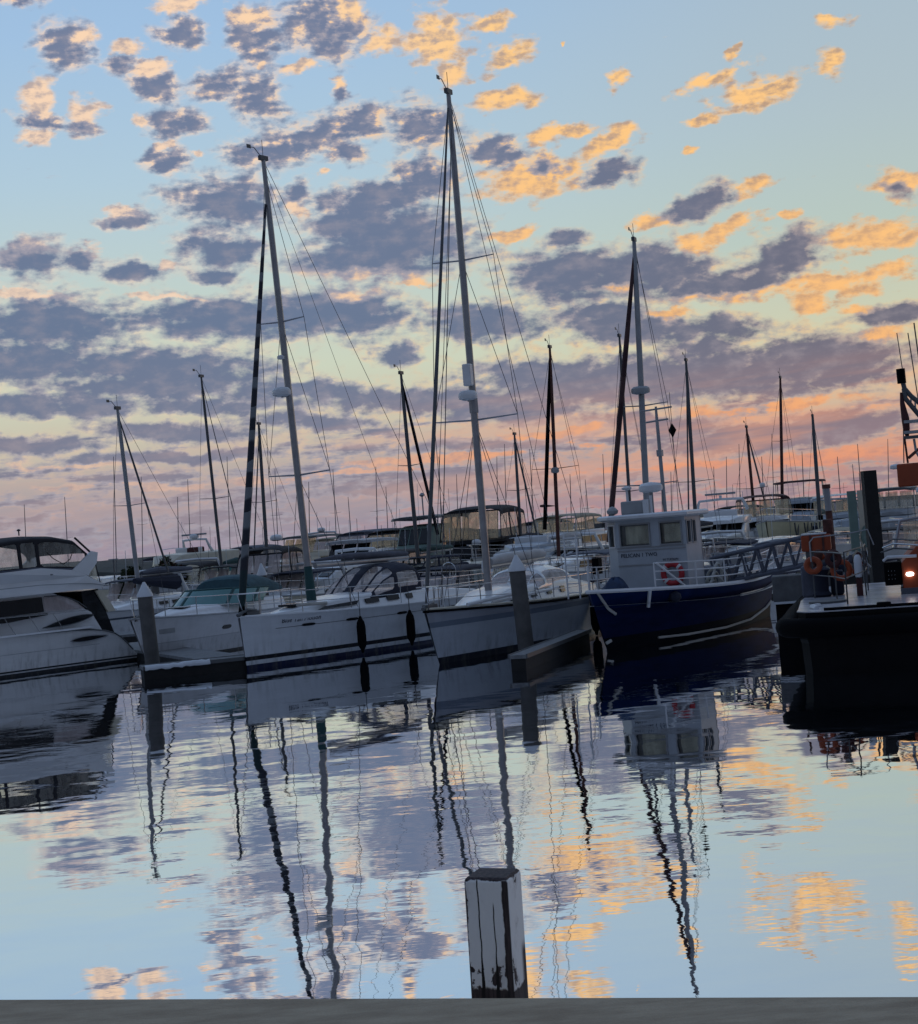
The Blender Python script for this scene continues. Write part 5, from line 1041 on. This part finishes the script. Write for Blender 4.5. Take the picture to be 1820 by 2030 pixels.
sailboat('yacht with a short mast and slanting stay left of the maroon trimmed boat', (1480, 848), (1497, 1030), 82, 22, L=8.5, stay=(1520, 1010), stay_r=.04, sp=[(.45, .8, .02)], r=.08, m='brown')
sailboat('yacht with a straight bare mast above the maroon trimmed boat', (1547, 750), (1552, 1060), 84, 20, L=9.5, sp=[(.6, .5, .015)], r=.085, m='brown')
sailboat('yacht with a leaning dark mast above the bimini frame boat', (1611, 826), (1627, 1050), 80, 20, L=9, sp=[(.3, .5, .02)], r=.10, gear=lambda T, mo, P: MB().box(P(.12), (.3, .3, .5)).build('mast_locker', M['black'], mo, bevel=.04))
# hair-thin masts of the far moorings, which nothing tells apart
rnd = random.Random(11)
fm = [(48, 1000), (128, 985), (225, 905), (280, 945), (352, 985), (372, 950), (450, 905), (545, 930), (612, 955), (660, 930), (690, 985), (745, 925), (765, 965), (870, 905), (905, 940), (985, 905), (1000, 880), (1050, 890), (1130, 940), (1160, 950), (1195, 900), (1310, 905), (1330, 935), (1415, 925), (1440, 905), (1465, 880), (1510, 905), (1530, 860), (1590, 895), (1660, 905), (1690, 920), (1700, 880), (1760, 870)]
for i, (px, py) in enumerate(fm):
    Y = rnd.uniform(118, 150)
    sailboat('far yacht with a hair-thin bare mast, faint against the dusk sky', (px, py), (px+rnd.uniform(3, 12), 1114-.0805*px+60), Y, rnd.choice((20, 30, 200)), L=9, r=.034, sp=[(.5, .6, .015)] if i % 2 else (), detail=False, group='far sailing yachts', boom=(i % 3 == 0))
# ================================================================ shore, bushes, far lamp
ms = mat('dark_shore', (.03, .035, .03), .9, var=.5, vscale=.3)
mb = MB(); n = 60; rnd = random.Random(5); rows = []
for i in range(n+1):
    x = -140+280*i/n; t_ = .9+rnd.uniform(0, .7); rows.append([(x, 158, -.5), (x, 162, t_), (x, 175, t_+.5), (x, 400, t_+.3), (x, 400, -.5)])
mb.loft(rows, wrap=False, cap=False); tag(mb.build('shore', ms), kind='structure')
def bush(label, px, Y, ztop, w, seed, cols):
    T = Thing('bush', label, 'bush', (Pd(px, 1000, Y).x, Y, 0), 0); rnd = random.Random(seed)
    t = MB()
    for k in range(6):
        a = rnd.uniform(0, 6.28); t.tube([(0, 0, 0), (math.cos(a)*w*.15, math.sin(a)*.4, ztop*.4), (math.cos(a)*w*.34, math.sin(a)*.8, ztop*.75)], [.10, .06, .02], 6)
    t.build('trunk', M['brown'], T.o)
    for ci, c in enumerate(cols):
        lf = MB()
        for k in range(1500):
            while True:
                u = Vector((rnd.uniform(-1, 1), rnd.uniform(-1, 1), rnd.uniform(-1, 1)))
                if .3 < u.length < 1: break
            lump = .82+.18*math.sin(5*u.x+seed)*math.cos(4*u.y+3*u.z)
            p = Vector((u.x*w/2*lump, u.y*w*.35, ztop*.52+u.z*ztop*.48*lump*(1-.25*abs(u.x))))
            s_ = rnd.uniform(.05, .12); a = Vector((rnd.uniform(-1, 1), rnd.uniform(-1, 1), rnd.uniform(-1, 1))).normalized(); b = a.cross(Vector((.3, .5, .8))).normalized()
            lf.add([p-a*s_, p+b*s_*.6, p+a*s_, p-b*s_*.6], [(0, 1, 2, 3)])
        lf.build('foliage', mat('leaf_'+str(seed)+str(ci), c, .8, var=.4, vscale=2), T.o)
bush('dark rounded green bush beyond the slim mast on the left', 250, 74, 2.85, 1.7, 2, [(.018, .035, .012), (.035, .05, .018)])
bush('larger green bush with brown patches left of the beige flybridge', 322, 74, 2.98, 2.4, 5, [(.03, .055, .015), (.02, .035, .012), (.09, .035, .025)])
T = Thing('lamp_post', 'tiny far lamp post with a flat double head left of the dark bush', 'lamp post', (Pd(216, 1000, 120).x, 120, 0), 0)
MB().tube([(0, 0, 0), (0, 0, 2.7)], .05, 6).build('pole', M['dgrey'], T.o); MB().box((0, 0, 2.72), (.7, .2, .07)).build('lamp_head', M['grey'], T.o)
# ================================================================ the right side: gangway, concrete float, piles, board, bin
T = Thing('gangway', 'grey aluminium truss gangway sloping down towards the workboat stern', 'gangway', (0, 0, 0), 0)
g0 = Pd(1408, 1108, 41.5); g1 = Pd(1592, 1066, 40.0); b0 = Pd(1408, 1162, 41.5); b1 = Pd(1592, 1122, 40.0)
T.loc = b0.copy(); T.o.location = b0
for k, off in enumerate((Vector((0, 0, 0)), Vector((.25, 1.1, 0)))):
    A0, A1, B0, B1 = [T.L(v+off) for v in (g0, g1, b0, b1)]
    MB().tube([A0, A1], .045, 8).build('top_rail', M['slate'], T.o); MB().tube([B0, B1], .05, 8).build('bottom_rail', M['slate'], T.o)
    MB().tube([A0+(B0-A0)*.5, A1+(B1-A1)*.5], .018, 6).build('middle_rail', M['steel'], T.o)
    n = 6
    for i in range(n):
        a = A0+(A1-A0)*(i/n); b = B0+(B1-B0)*((i+.5)/n); c = A0+(A1-A0)*((i+1)/n)
        MB().tube([a, b], .028, 6).build('truss_bar', M['slate'], T.o); MB().tube([b, c], .028, 6).build('truss_bar', M['slate'], T.o)
d_ = (T.L(b1)-T.L(b0)); c_ = T.L(b0)+d_*.5+Vector((.12, .55, 0))
MB().box(c_, (d_.length, 1.0, .04), rz=math.atan2(d_.y, d_.x), ry=-math.asin(d_.z/d_.length)).build('tread_deck', M['dgrey'], T.o)
p = Pd(1571, 1168, 36.5)
T = Thing('concrete_float', 'rectangular grey concrete block between the blue workboat and the black tug', 'concrete block', (p.x, p.y, 0), math.radians(-12))
zt = EYE-(1141-hz(1561))*36.5/F; zb = EYE-(1192-hz(1561))*36.5/F
MB().box((0, .4, (zt+zb)/2), (.88, .8, zt-zb)).build('block', M['conc'], T.o, bevel=.02)
MB().box((0, .4, zb/2-.3), (.80, .7, zb+.6)).build('float', M['blackhull'], T.o)
MB().box((-.15, -.03, zb-.02), (.55, .08, .05)).build('ledge', M['cap'], T.o)
def stick(name, label, cat, px, top, bot, Y, w, m, lean=0., top_m=None, split=.25, square=False, grp=None):
    a = Pd(px, bot, Y); b_ = Pd(px, bot, Y); zt_ = EYE-(top-hz(px))*Y/F; zb_ = EYE-(bot-hz(px))*Y/F
    T = Thing(name, label, cat, (a.x, a.y, 0), 0, grp)
    def seg(za, zb2, mm, nm):
        if square:
            MB().loft([[(sx*w/2-lean*z, sy*w/2, z) for sx, sy in ((-1, -1), (1, -1), (1, 1), (-1, 1))] for z in (za, zb2)]).build(nm, M[mm], T.o, bevel=.01)
        else: MB().tube([(-lean*za, 0, za), (-lean*zb2, 0, zb2)], w/2, 12).build(nm, M[mm], T.o, smooth=True)
    zs = zt_-(zt_-zb_)*split
    if top_m: seg(-.5, zs, m, 'shaft'); seg(zs, zt_-.08, top_m, 'upper_sleeve'); MB().tube([(-lean*zt_, 0, zt_-.10), (-lean*zt_, 0, zt_)], w*.62, 12).build('collar', M['brown'], T.o)
    else: seg(-.5, zt_, m, 'shaft')
    return T
stick('square_pile', 'thick square dark pile standing taller than the boats at the right', 'pile', 1737, 932, 1090, 42, .34, 'dockside', .01, square=True)
stick('banded_pole', 'slim red brown pole with a pale upper sleeve beside the orange bin', 'pole', 1655, 959, 1105, 40, .17, 'brown', .02, 'grey', .36)
T = Thing('display_board', 'tall cream board with a pale green edge and a curled green mark', 'board', (Pd(1704, 1000, 44).x, 44, 0), math.radians(-6))
w_ = .62; zt = EYE-(972-hz(1704))*44/F; zb = EYE-(1092-hz(1704))*44/F
MB().box((.14, 0, (zt+zb)/2), (w_-.26, .12, zt-zb)).build('cream_panel', M['cream'], T.o)
MB().box((-w_/2+.115, 0, (zt+zb)/2), (.23, .13, zt-zb)).build('green_edge', M['seagreen'], T.o)
MB().tube([(.10, -.075, zb+.1), (.02, -.075, zb+.35), (.06, -.075, zb+.6), (.14, -.075, zb+.68), (.22, -.075, zb+.66), (.20, -.075, zb+.5)], [.05, .07, .06, .05, .05, .03], 8).build('curled_mark', M['seagreen'], T.o, smooth=True)
MB().box((0, 0, zb/2), (.1, .1, zb)).build('leg', M['dgrey'], T.o)
T = Thing('bin', 'orange slatted bin with a white lid rim beside the banded pole', 'bin', (Pd(1612, 1000, 37).x, 37, 0), math.radians(-14))
zt = EYE-(1060-hz(1612))*37/F; zb = EYE-(1092-hz(1612))*37/F
MB().box((0, 0, (zt+zb)/2), (.66, .5, zt-zb)).build('body', M['orange'], T.o, bevel=.03)
MB().box((-.04, 0, zt+.02), (.56, .5, .03)).build('lid_rim', M['cap'], T.o)
for x in (-.12, .16): MB().box((x, -.26, (zt+zb)/2), (.05, .03, zt-zb-.02)).build('strap', M['brown'], T.o)
MB().box((0, 0, zb/2+.1), (.5, .4, zb-.2)).build('stand', M['dgrey'], T.o)
MB().box((.28, .2, zt+.16), (.22, .15, .34)).build('upright_pack', M['brown'], T.o, bevel=.03)
# ================================================================ the black tug at the right
def tug():
    c = W(1577, 1215, 1.13); e = W(1820, 1200, 1.13); d = (e-c).normalized()
    T = Thing('tug', 'black tug with a fat fender and orange wheelhouse, cut off at the right', 'tug', (c.x, c.y, 0), math.atan2(d.y, d.x))
    # local: +x along the near side to the right, +y away from the camera
    D = 1.13; Ln = 14.; Wd = 8.2
    back = W(1600, 1172, D); bl = T.L(back)
    skew = bl.x/bl.y
    out = [(.45, 0), (Ln, 0), (Ln, Wd), (Wd*skew+.2, Wd), (bl.x*.5-.02, bl.y*.5), (.0, .75), (.0, .35), (.15, .1)]
    n = len(out)
    rings = []
    for z, s_ in ((-.6, .10), (0, .07), (.55, .04), (.62, .02), (1.0, .02), (D-.02, .02)):
        cx, cy = Ln/2, Wd/2; rings.append([(x+(s_ if x < Ln/2 else 0), y+s_*.3 if y < Wd/2 else y, z) for x, y in out])
    MB().loft(rings).build('hull', M['blackhull'], T.o)
    MB().prism(out, 'z', D-.018, D).build('deck', M['deckwet'], T.o)
    # fender tube along the edge
    pts = [(Ln, -.05, .84), (6, -.05, .84), (3, -.05, .84), (.6, -.05, .84), (.12, .02, .84), (-.16, .22, .84), (-.24, .5, .84), (-.20, .95, .86), (bl.x*.5-.15, bl.y*.5, .86), (Wd*skew, Wd, .86)]
    MB().tube(pts, .18, 14).build('fender', M['black'], T.o, smooth=True)
    MB().tube([(.5, .12, D+.02), (3, .1, D+.02), (Ln, .1, D+.02)], .035, 6).build('deck_edge_bar', M['black'], T.o)
    for x, w_ in ((1.55, .25), (3.1, .3)): MB().box((x, .14, D+.05), (w_, .12, .08)).build('fairlead', M['black'], T.o, bevel=.02)
    MB().tube([(.35, .55, D+.02), (.25, .9, D+.03), (.35, 1.3, D+.02)], .05, 6).build('bollard_wrap', M['cap'], T.o)
    def at(px, py, yl=None, z=D): return T.L(W(px, py, z))
    # rails
    def rail(name, feet, h, mids=1, r=.018, m='dgrey'):
        mb = MB(); tops = [Vector(f)+Vector((0, 0, h)) for f in feet]
        for f, t in zip(feet, tops): mb.tube([f, t], r, 6)
        mb.tube(tops, r, 6)
        for k in range(mids): mb.tube([Vector(f)+Vector((0, 0, h*(k+1)/(mids+1))) for f in feet], r*.8, 6)
        return mb.build(name, M[m], T.o)
    f1 = at(1612, 1196); f2 = at(1660, 1192); f3 = at(1681, 1198); f4 = at(1718, 1180)
    rail('deck_rail', [at(1616, 1186), f2, f3], .95, 1, .016); rail('deck_rail', [f3, f4, f4+Vector((.0, 1.6, 0))], .98, 1, .016)
    g0 = at(1612, 1190)+Vector((0, .4, 0)); MB().tube([g0+Vector((0, 0, .75)), g0+Vector((0, 0, 1.15)), g0+Vector((.08, 0, 1.24)), g0+Vector((.8, .1, 1.27)), g0+Vector((1.15, .15, 1.32)), g0+Vector((1.25, .15, 1.0))], .014, 8).build('hoop_rail', M['grey'], T.o, smooth=True)
    # winch and gear on the foredeck
    w0 = at(1628, 1187)+Vector((0, .6, 0))
    wn = MB().lathe([(.16, 0), (.20, .05), (.14, .12), (.14, .48), (.20, .56), (.10, .62)], w0, 14); wn.build('capstan', M['navy'], T.o, smooth=True)
    MB().box(w0+Vector((-.26, .3, .32)), (.3, .4, .64)).build('gear_locker', M['slate'], T.o, bevel=.04)
    MB().box(w0+Vector((.30, .35, .26)), (.26, .4, .5)).build('gear_locker', M['navy'], T.o, bevel=.04)
    MB().lathe([(.36, 0), (.36, .04), (.30, .05)], at(1640, 1196)+Vector((0, .2, 0)), 20).build('deck_hatch', M['dgrey'], T.o)
    # hanging life rings and jackets
    for k, (px, py, R2, mm) in enumerate(((1612, 1121, .13, 'orange'), (1668, 1130, .17, 'orange'), (1652, 1108, .13, 'maroon'))):
        q = Pd(px, py, T.G(w0).y-.25-.05*k); lb = MB().torus((0, 0, 0), R2, .06, 'y', 22, 8).build('life_ring', M[mm], T.o, smooth=True); lb.location = T.L(q); lb.rotation_euler = (0, .2*k, .25*k)
    rnd = random.Random(4)
    for k in range(18):
        px = 1604+rnd.uniform(0, 108); py = 1098+rnd.uniform(0, 44); q = T.L(Pd(px, py, T.G(w0).y+rnd.uniform(-.1, .8))); s_ = rnd.uniform(.05, .11)
        rg = []
        for j in range(6):
            z = -s_*1.3+2.6*s_*j/5; r_ = s_*math.sin(math.pi*(j+.5)/6)*(1+.3*math.sin(k+j))
            rg.append([(q.x+r_*math.cos(a_), q.y+r_*.6*math.sin(a_), q.z+z) for a_ in [2*math.pi*i/9 for i in range(9)]])
        MB().loft(rg).build('hanging_gear', M[('orange', 'maroon', 'slate', 'brown', 'orange', 'navy', 'tan', 'maroon', 'dgrey')[k % 9]], T.o, smooth=True)
    for k in range(4):
        q = at(1690+6*k, 1150)+Vector((0, -.6, -.1)); MB().tube([q+Vector((-.3, 0, .55)), q+Vector((-.05, .05, .68+.03*k)), q+Vector((.25, 0, .42))], .022, 6).build('hose', M[('rope', 'dgrey', 'maroon', 'grey')[k]], T.o, smooth=True)
    s0 = at(1706, 1181)
    MB().lathe([(.02, .36), (.065, .38), (.08, .44), (.08, .72), (.06, .80), (.03, .83)], s0, 12).build('gas_bottle', M['cap'], T.o, smooth=True)
    MB().box(s0+Vector((0, 0, .18)), (.12, .12, .36)).build('bottle_stand', M['maroon'], T.o)
    # wheelhouse, mostly outside the frame
    a = at(1792, 1178); x0 = a.x; y0 = a.y
    z2 = EYE-(1105-hz(1792))*T.G(a).y/F
    MB().prism([(x0, D), (x0+5.5, D), (x0+5.5, 3.1), (x0+.8, 3.1), (x0+.35, z2+.25), (x0, z2-.1)], 'y', y0, y0+3.2).build('wheelhouse', M['orange'], T.o, bevel=.03)
    for k in range(3): MB().box((x0+1.5+1.35*k, y0-.01, 2.55), (1.0, .05, .62)).build('wheelhouse_window', M['glass'], T.o, bevel=.02)
    MB().box((x0+2.9, y0+1.6, 3.16), (5.0, 3.6, .10)).build('wheelhouse_roof', M['cap'], T.o, bevel=.03)
    MB().box((x0+2.8, y0+1.6, D+.06), (5.7, 3.3, .12)).build('plinth', M['slate'], T.o)
    zk = EYE-(1137-hz(1780))*T.G(a).y/F
    MB().box((x0-.17, y0+.30, zk), (.34, .5, .46)).build('black_cabinet', M['black'], T.o, bevel=.02)
    MB().tube([(x0-.34, y0+.1, zk+.27), (x0-.25, y0+.05, zk+.34), (x0+.3, y0-.05, zk+.33)], .03, 8).build('white_handrail', M['cap'], T.o, smooth=True)
    for k in range(3): MB().tube([(x0-.38+.04*k, y0+.6, zk+.42+.09*k), (x0-.12, y0+.3, zk+.50+.09*k), (x0+.4, y0-.03, zk+.44+.09*k)], .018, 6).build('curved_pipe', M['steel' if k % 2 else 'dgrey'], T.o, smooth=True)
    for k in range(9): MB().box((x0-.26+.06*(k % 3), y0+.045, zk-.1+.08*(k//3)), (.012, .012, .012)).build('rivet', M['grey'], T.o)
    lx = T.L(Pd(1804, 1138, T.G(a).y-.06))
    lo = MB().lathe([(.02, -.05), (.05, -.04), (.06, 0), (.05, .04), (.02, .05)], (0, 0, 0), 12).build('lit_lamp', M['lamp'], T.o, smooth=True); lo.location = lx; lo.scale = (1.3, .8, .8)
    MB().box(lx+Vector((0, .05, 0)), (.2, .04, .14)).build('lamp_bracket', M['dgrey'], T.o)
    # A-frame glazing and the grey structure behind
    q0 = T.L(Pd(1774, 1088, T.G(a).y+1.2)); q1 = T.L(Pd(1784, 1032, T.G(a).y+1.2))
    MB().tube([q0, q1], .035, 6).tube([q1, q1+Vector((1.5, 0, .12))], .03, 6).build('screen_frame', M['hullgrey'], T.o)
    MB().box((q0+q1)/2+Vector((.85, .03, .02)), (1.45, .015, (q1-q0).length*.8)).build('salt_hazed_screen', M['vinyl'], T.o)
    # mast gantry with furled red flag and orange top box
    Yg = T.G(a).y+1.6
    def G_(px, py): return T.L(Pd(px, py, Yg))
    MB().tube([G_(1785, 731), G_(1788, 760)], .09, 8).build('boom_tip', M['black'], T.o)
    MB().tube([G_(1787, 745), G_(1793, 770), G_(1806, 785), G_(1830, 805)], .05, 8).build('boom', M['dgrey'], T.o, smooth=True)
    MB().tube([G_(1792, 770), G_(1795, 790), G_(1808, 806), G_(1830, 832)], .05, 8).build('boom_strut', M['dgrey'], T.o, smooth=True)
    for k in range(3): MB().tube([G_(1798+8*k, 775+8*k), G_(1797+9*k, 793+9*k)], .02, 6).build('boom_lacing', M['grey'], T.o)
    MB().tube([G_(1786, 778), G_(1789, 800), G_(1795, 830), G_(1797, 850), G_(1799, 868)], [.02, .05, .08, .07, .03], 8).build('furled_flag', M['maroon'], T.o, smooth=True)
    MB().tube([G_(1793, 866), G_(1800, 918)], .025, 6).build('flag_staff', M['brown'], T.o)
    MB().tube([G_(1791, 840), G_(1792, 918)], .012, 5).build('halyard', M['wire'], T.o)
    for px, py, r_ in ((1778, 660, .010), (1800, 660, .012), (1812, 640, .015)): MB().tube([G_(px, py), G_(px+20, 790)], r_, 5).build('whip_aerial', M['dgrey'], T.o)
    for py in (835, 856, 866): MB().box(G_(1814, py), (.45, .3, .06)).build('mast_platform', M['grey' if py != 866 else 'dgrey'], T.o)
    MB().tube([G_(1812, 870), G_(1816, 895), G_(1822, 905)], .03, 6).build('curved_bracket', M['grey'], T.o); MB().tube([G_(1801, 908), G_(1824, 888)], .035, 6).build('brace', M['brown'], T.o)
    b0_ = G_(1781, 966); b1_ = G_(1781, 920)
    MB().box((b0_.x+1.3, b0_.y+.6, (b0_.z+b1_.z)/2), (2.6, 1.2, b1_.z-b0_.z)).build('funnel_box', M['orange'], T.o, bevel=.03)
    MB().box((b0_.x+1.9, b0_.y+.7, b0_.z/2+.5), (2.0, 1.0, b0_.z-1.2)).build('funnel_trunk', M['dgrey'], T.o)
tug()
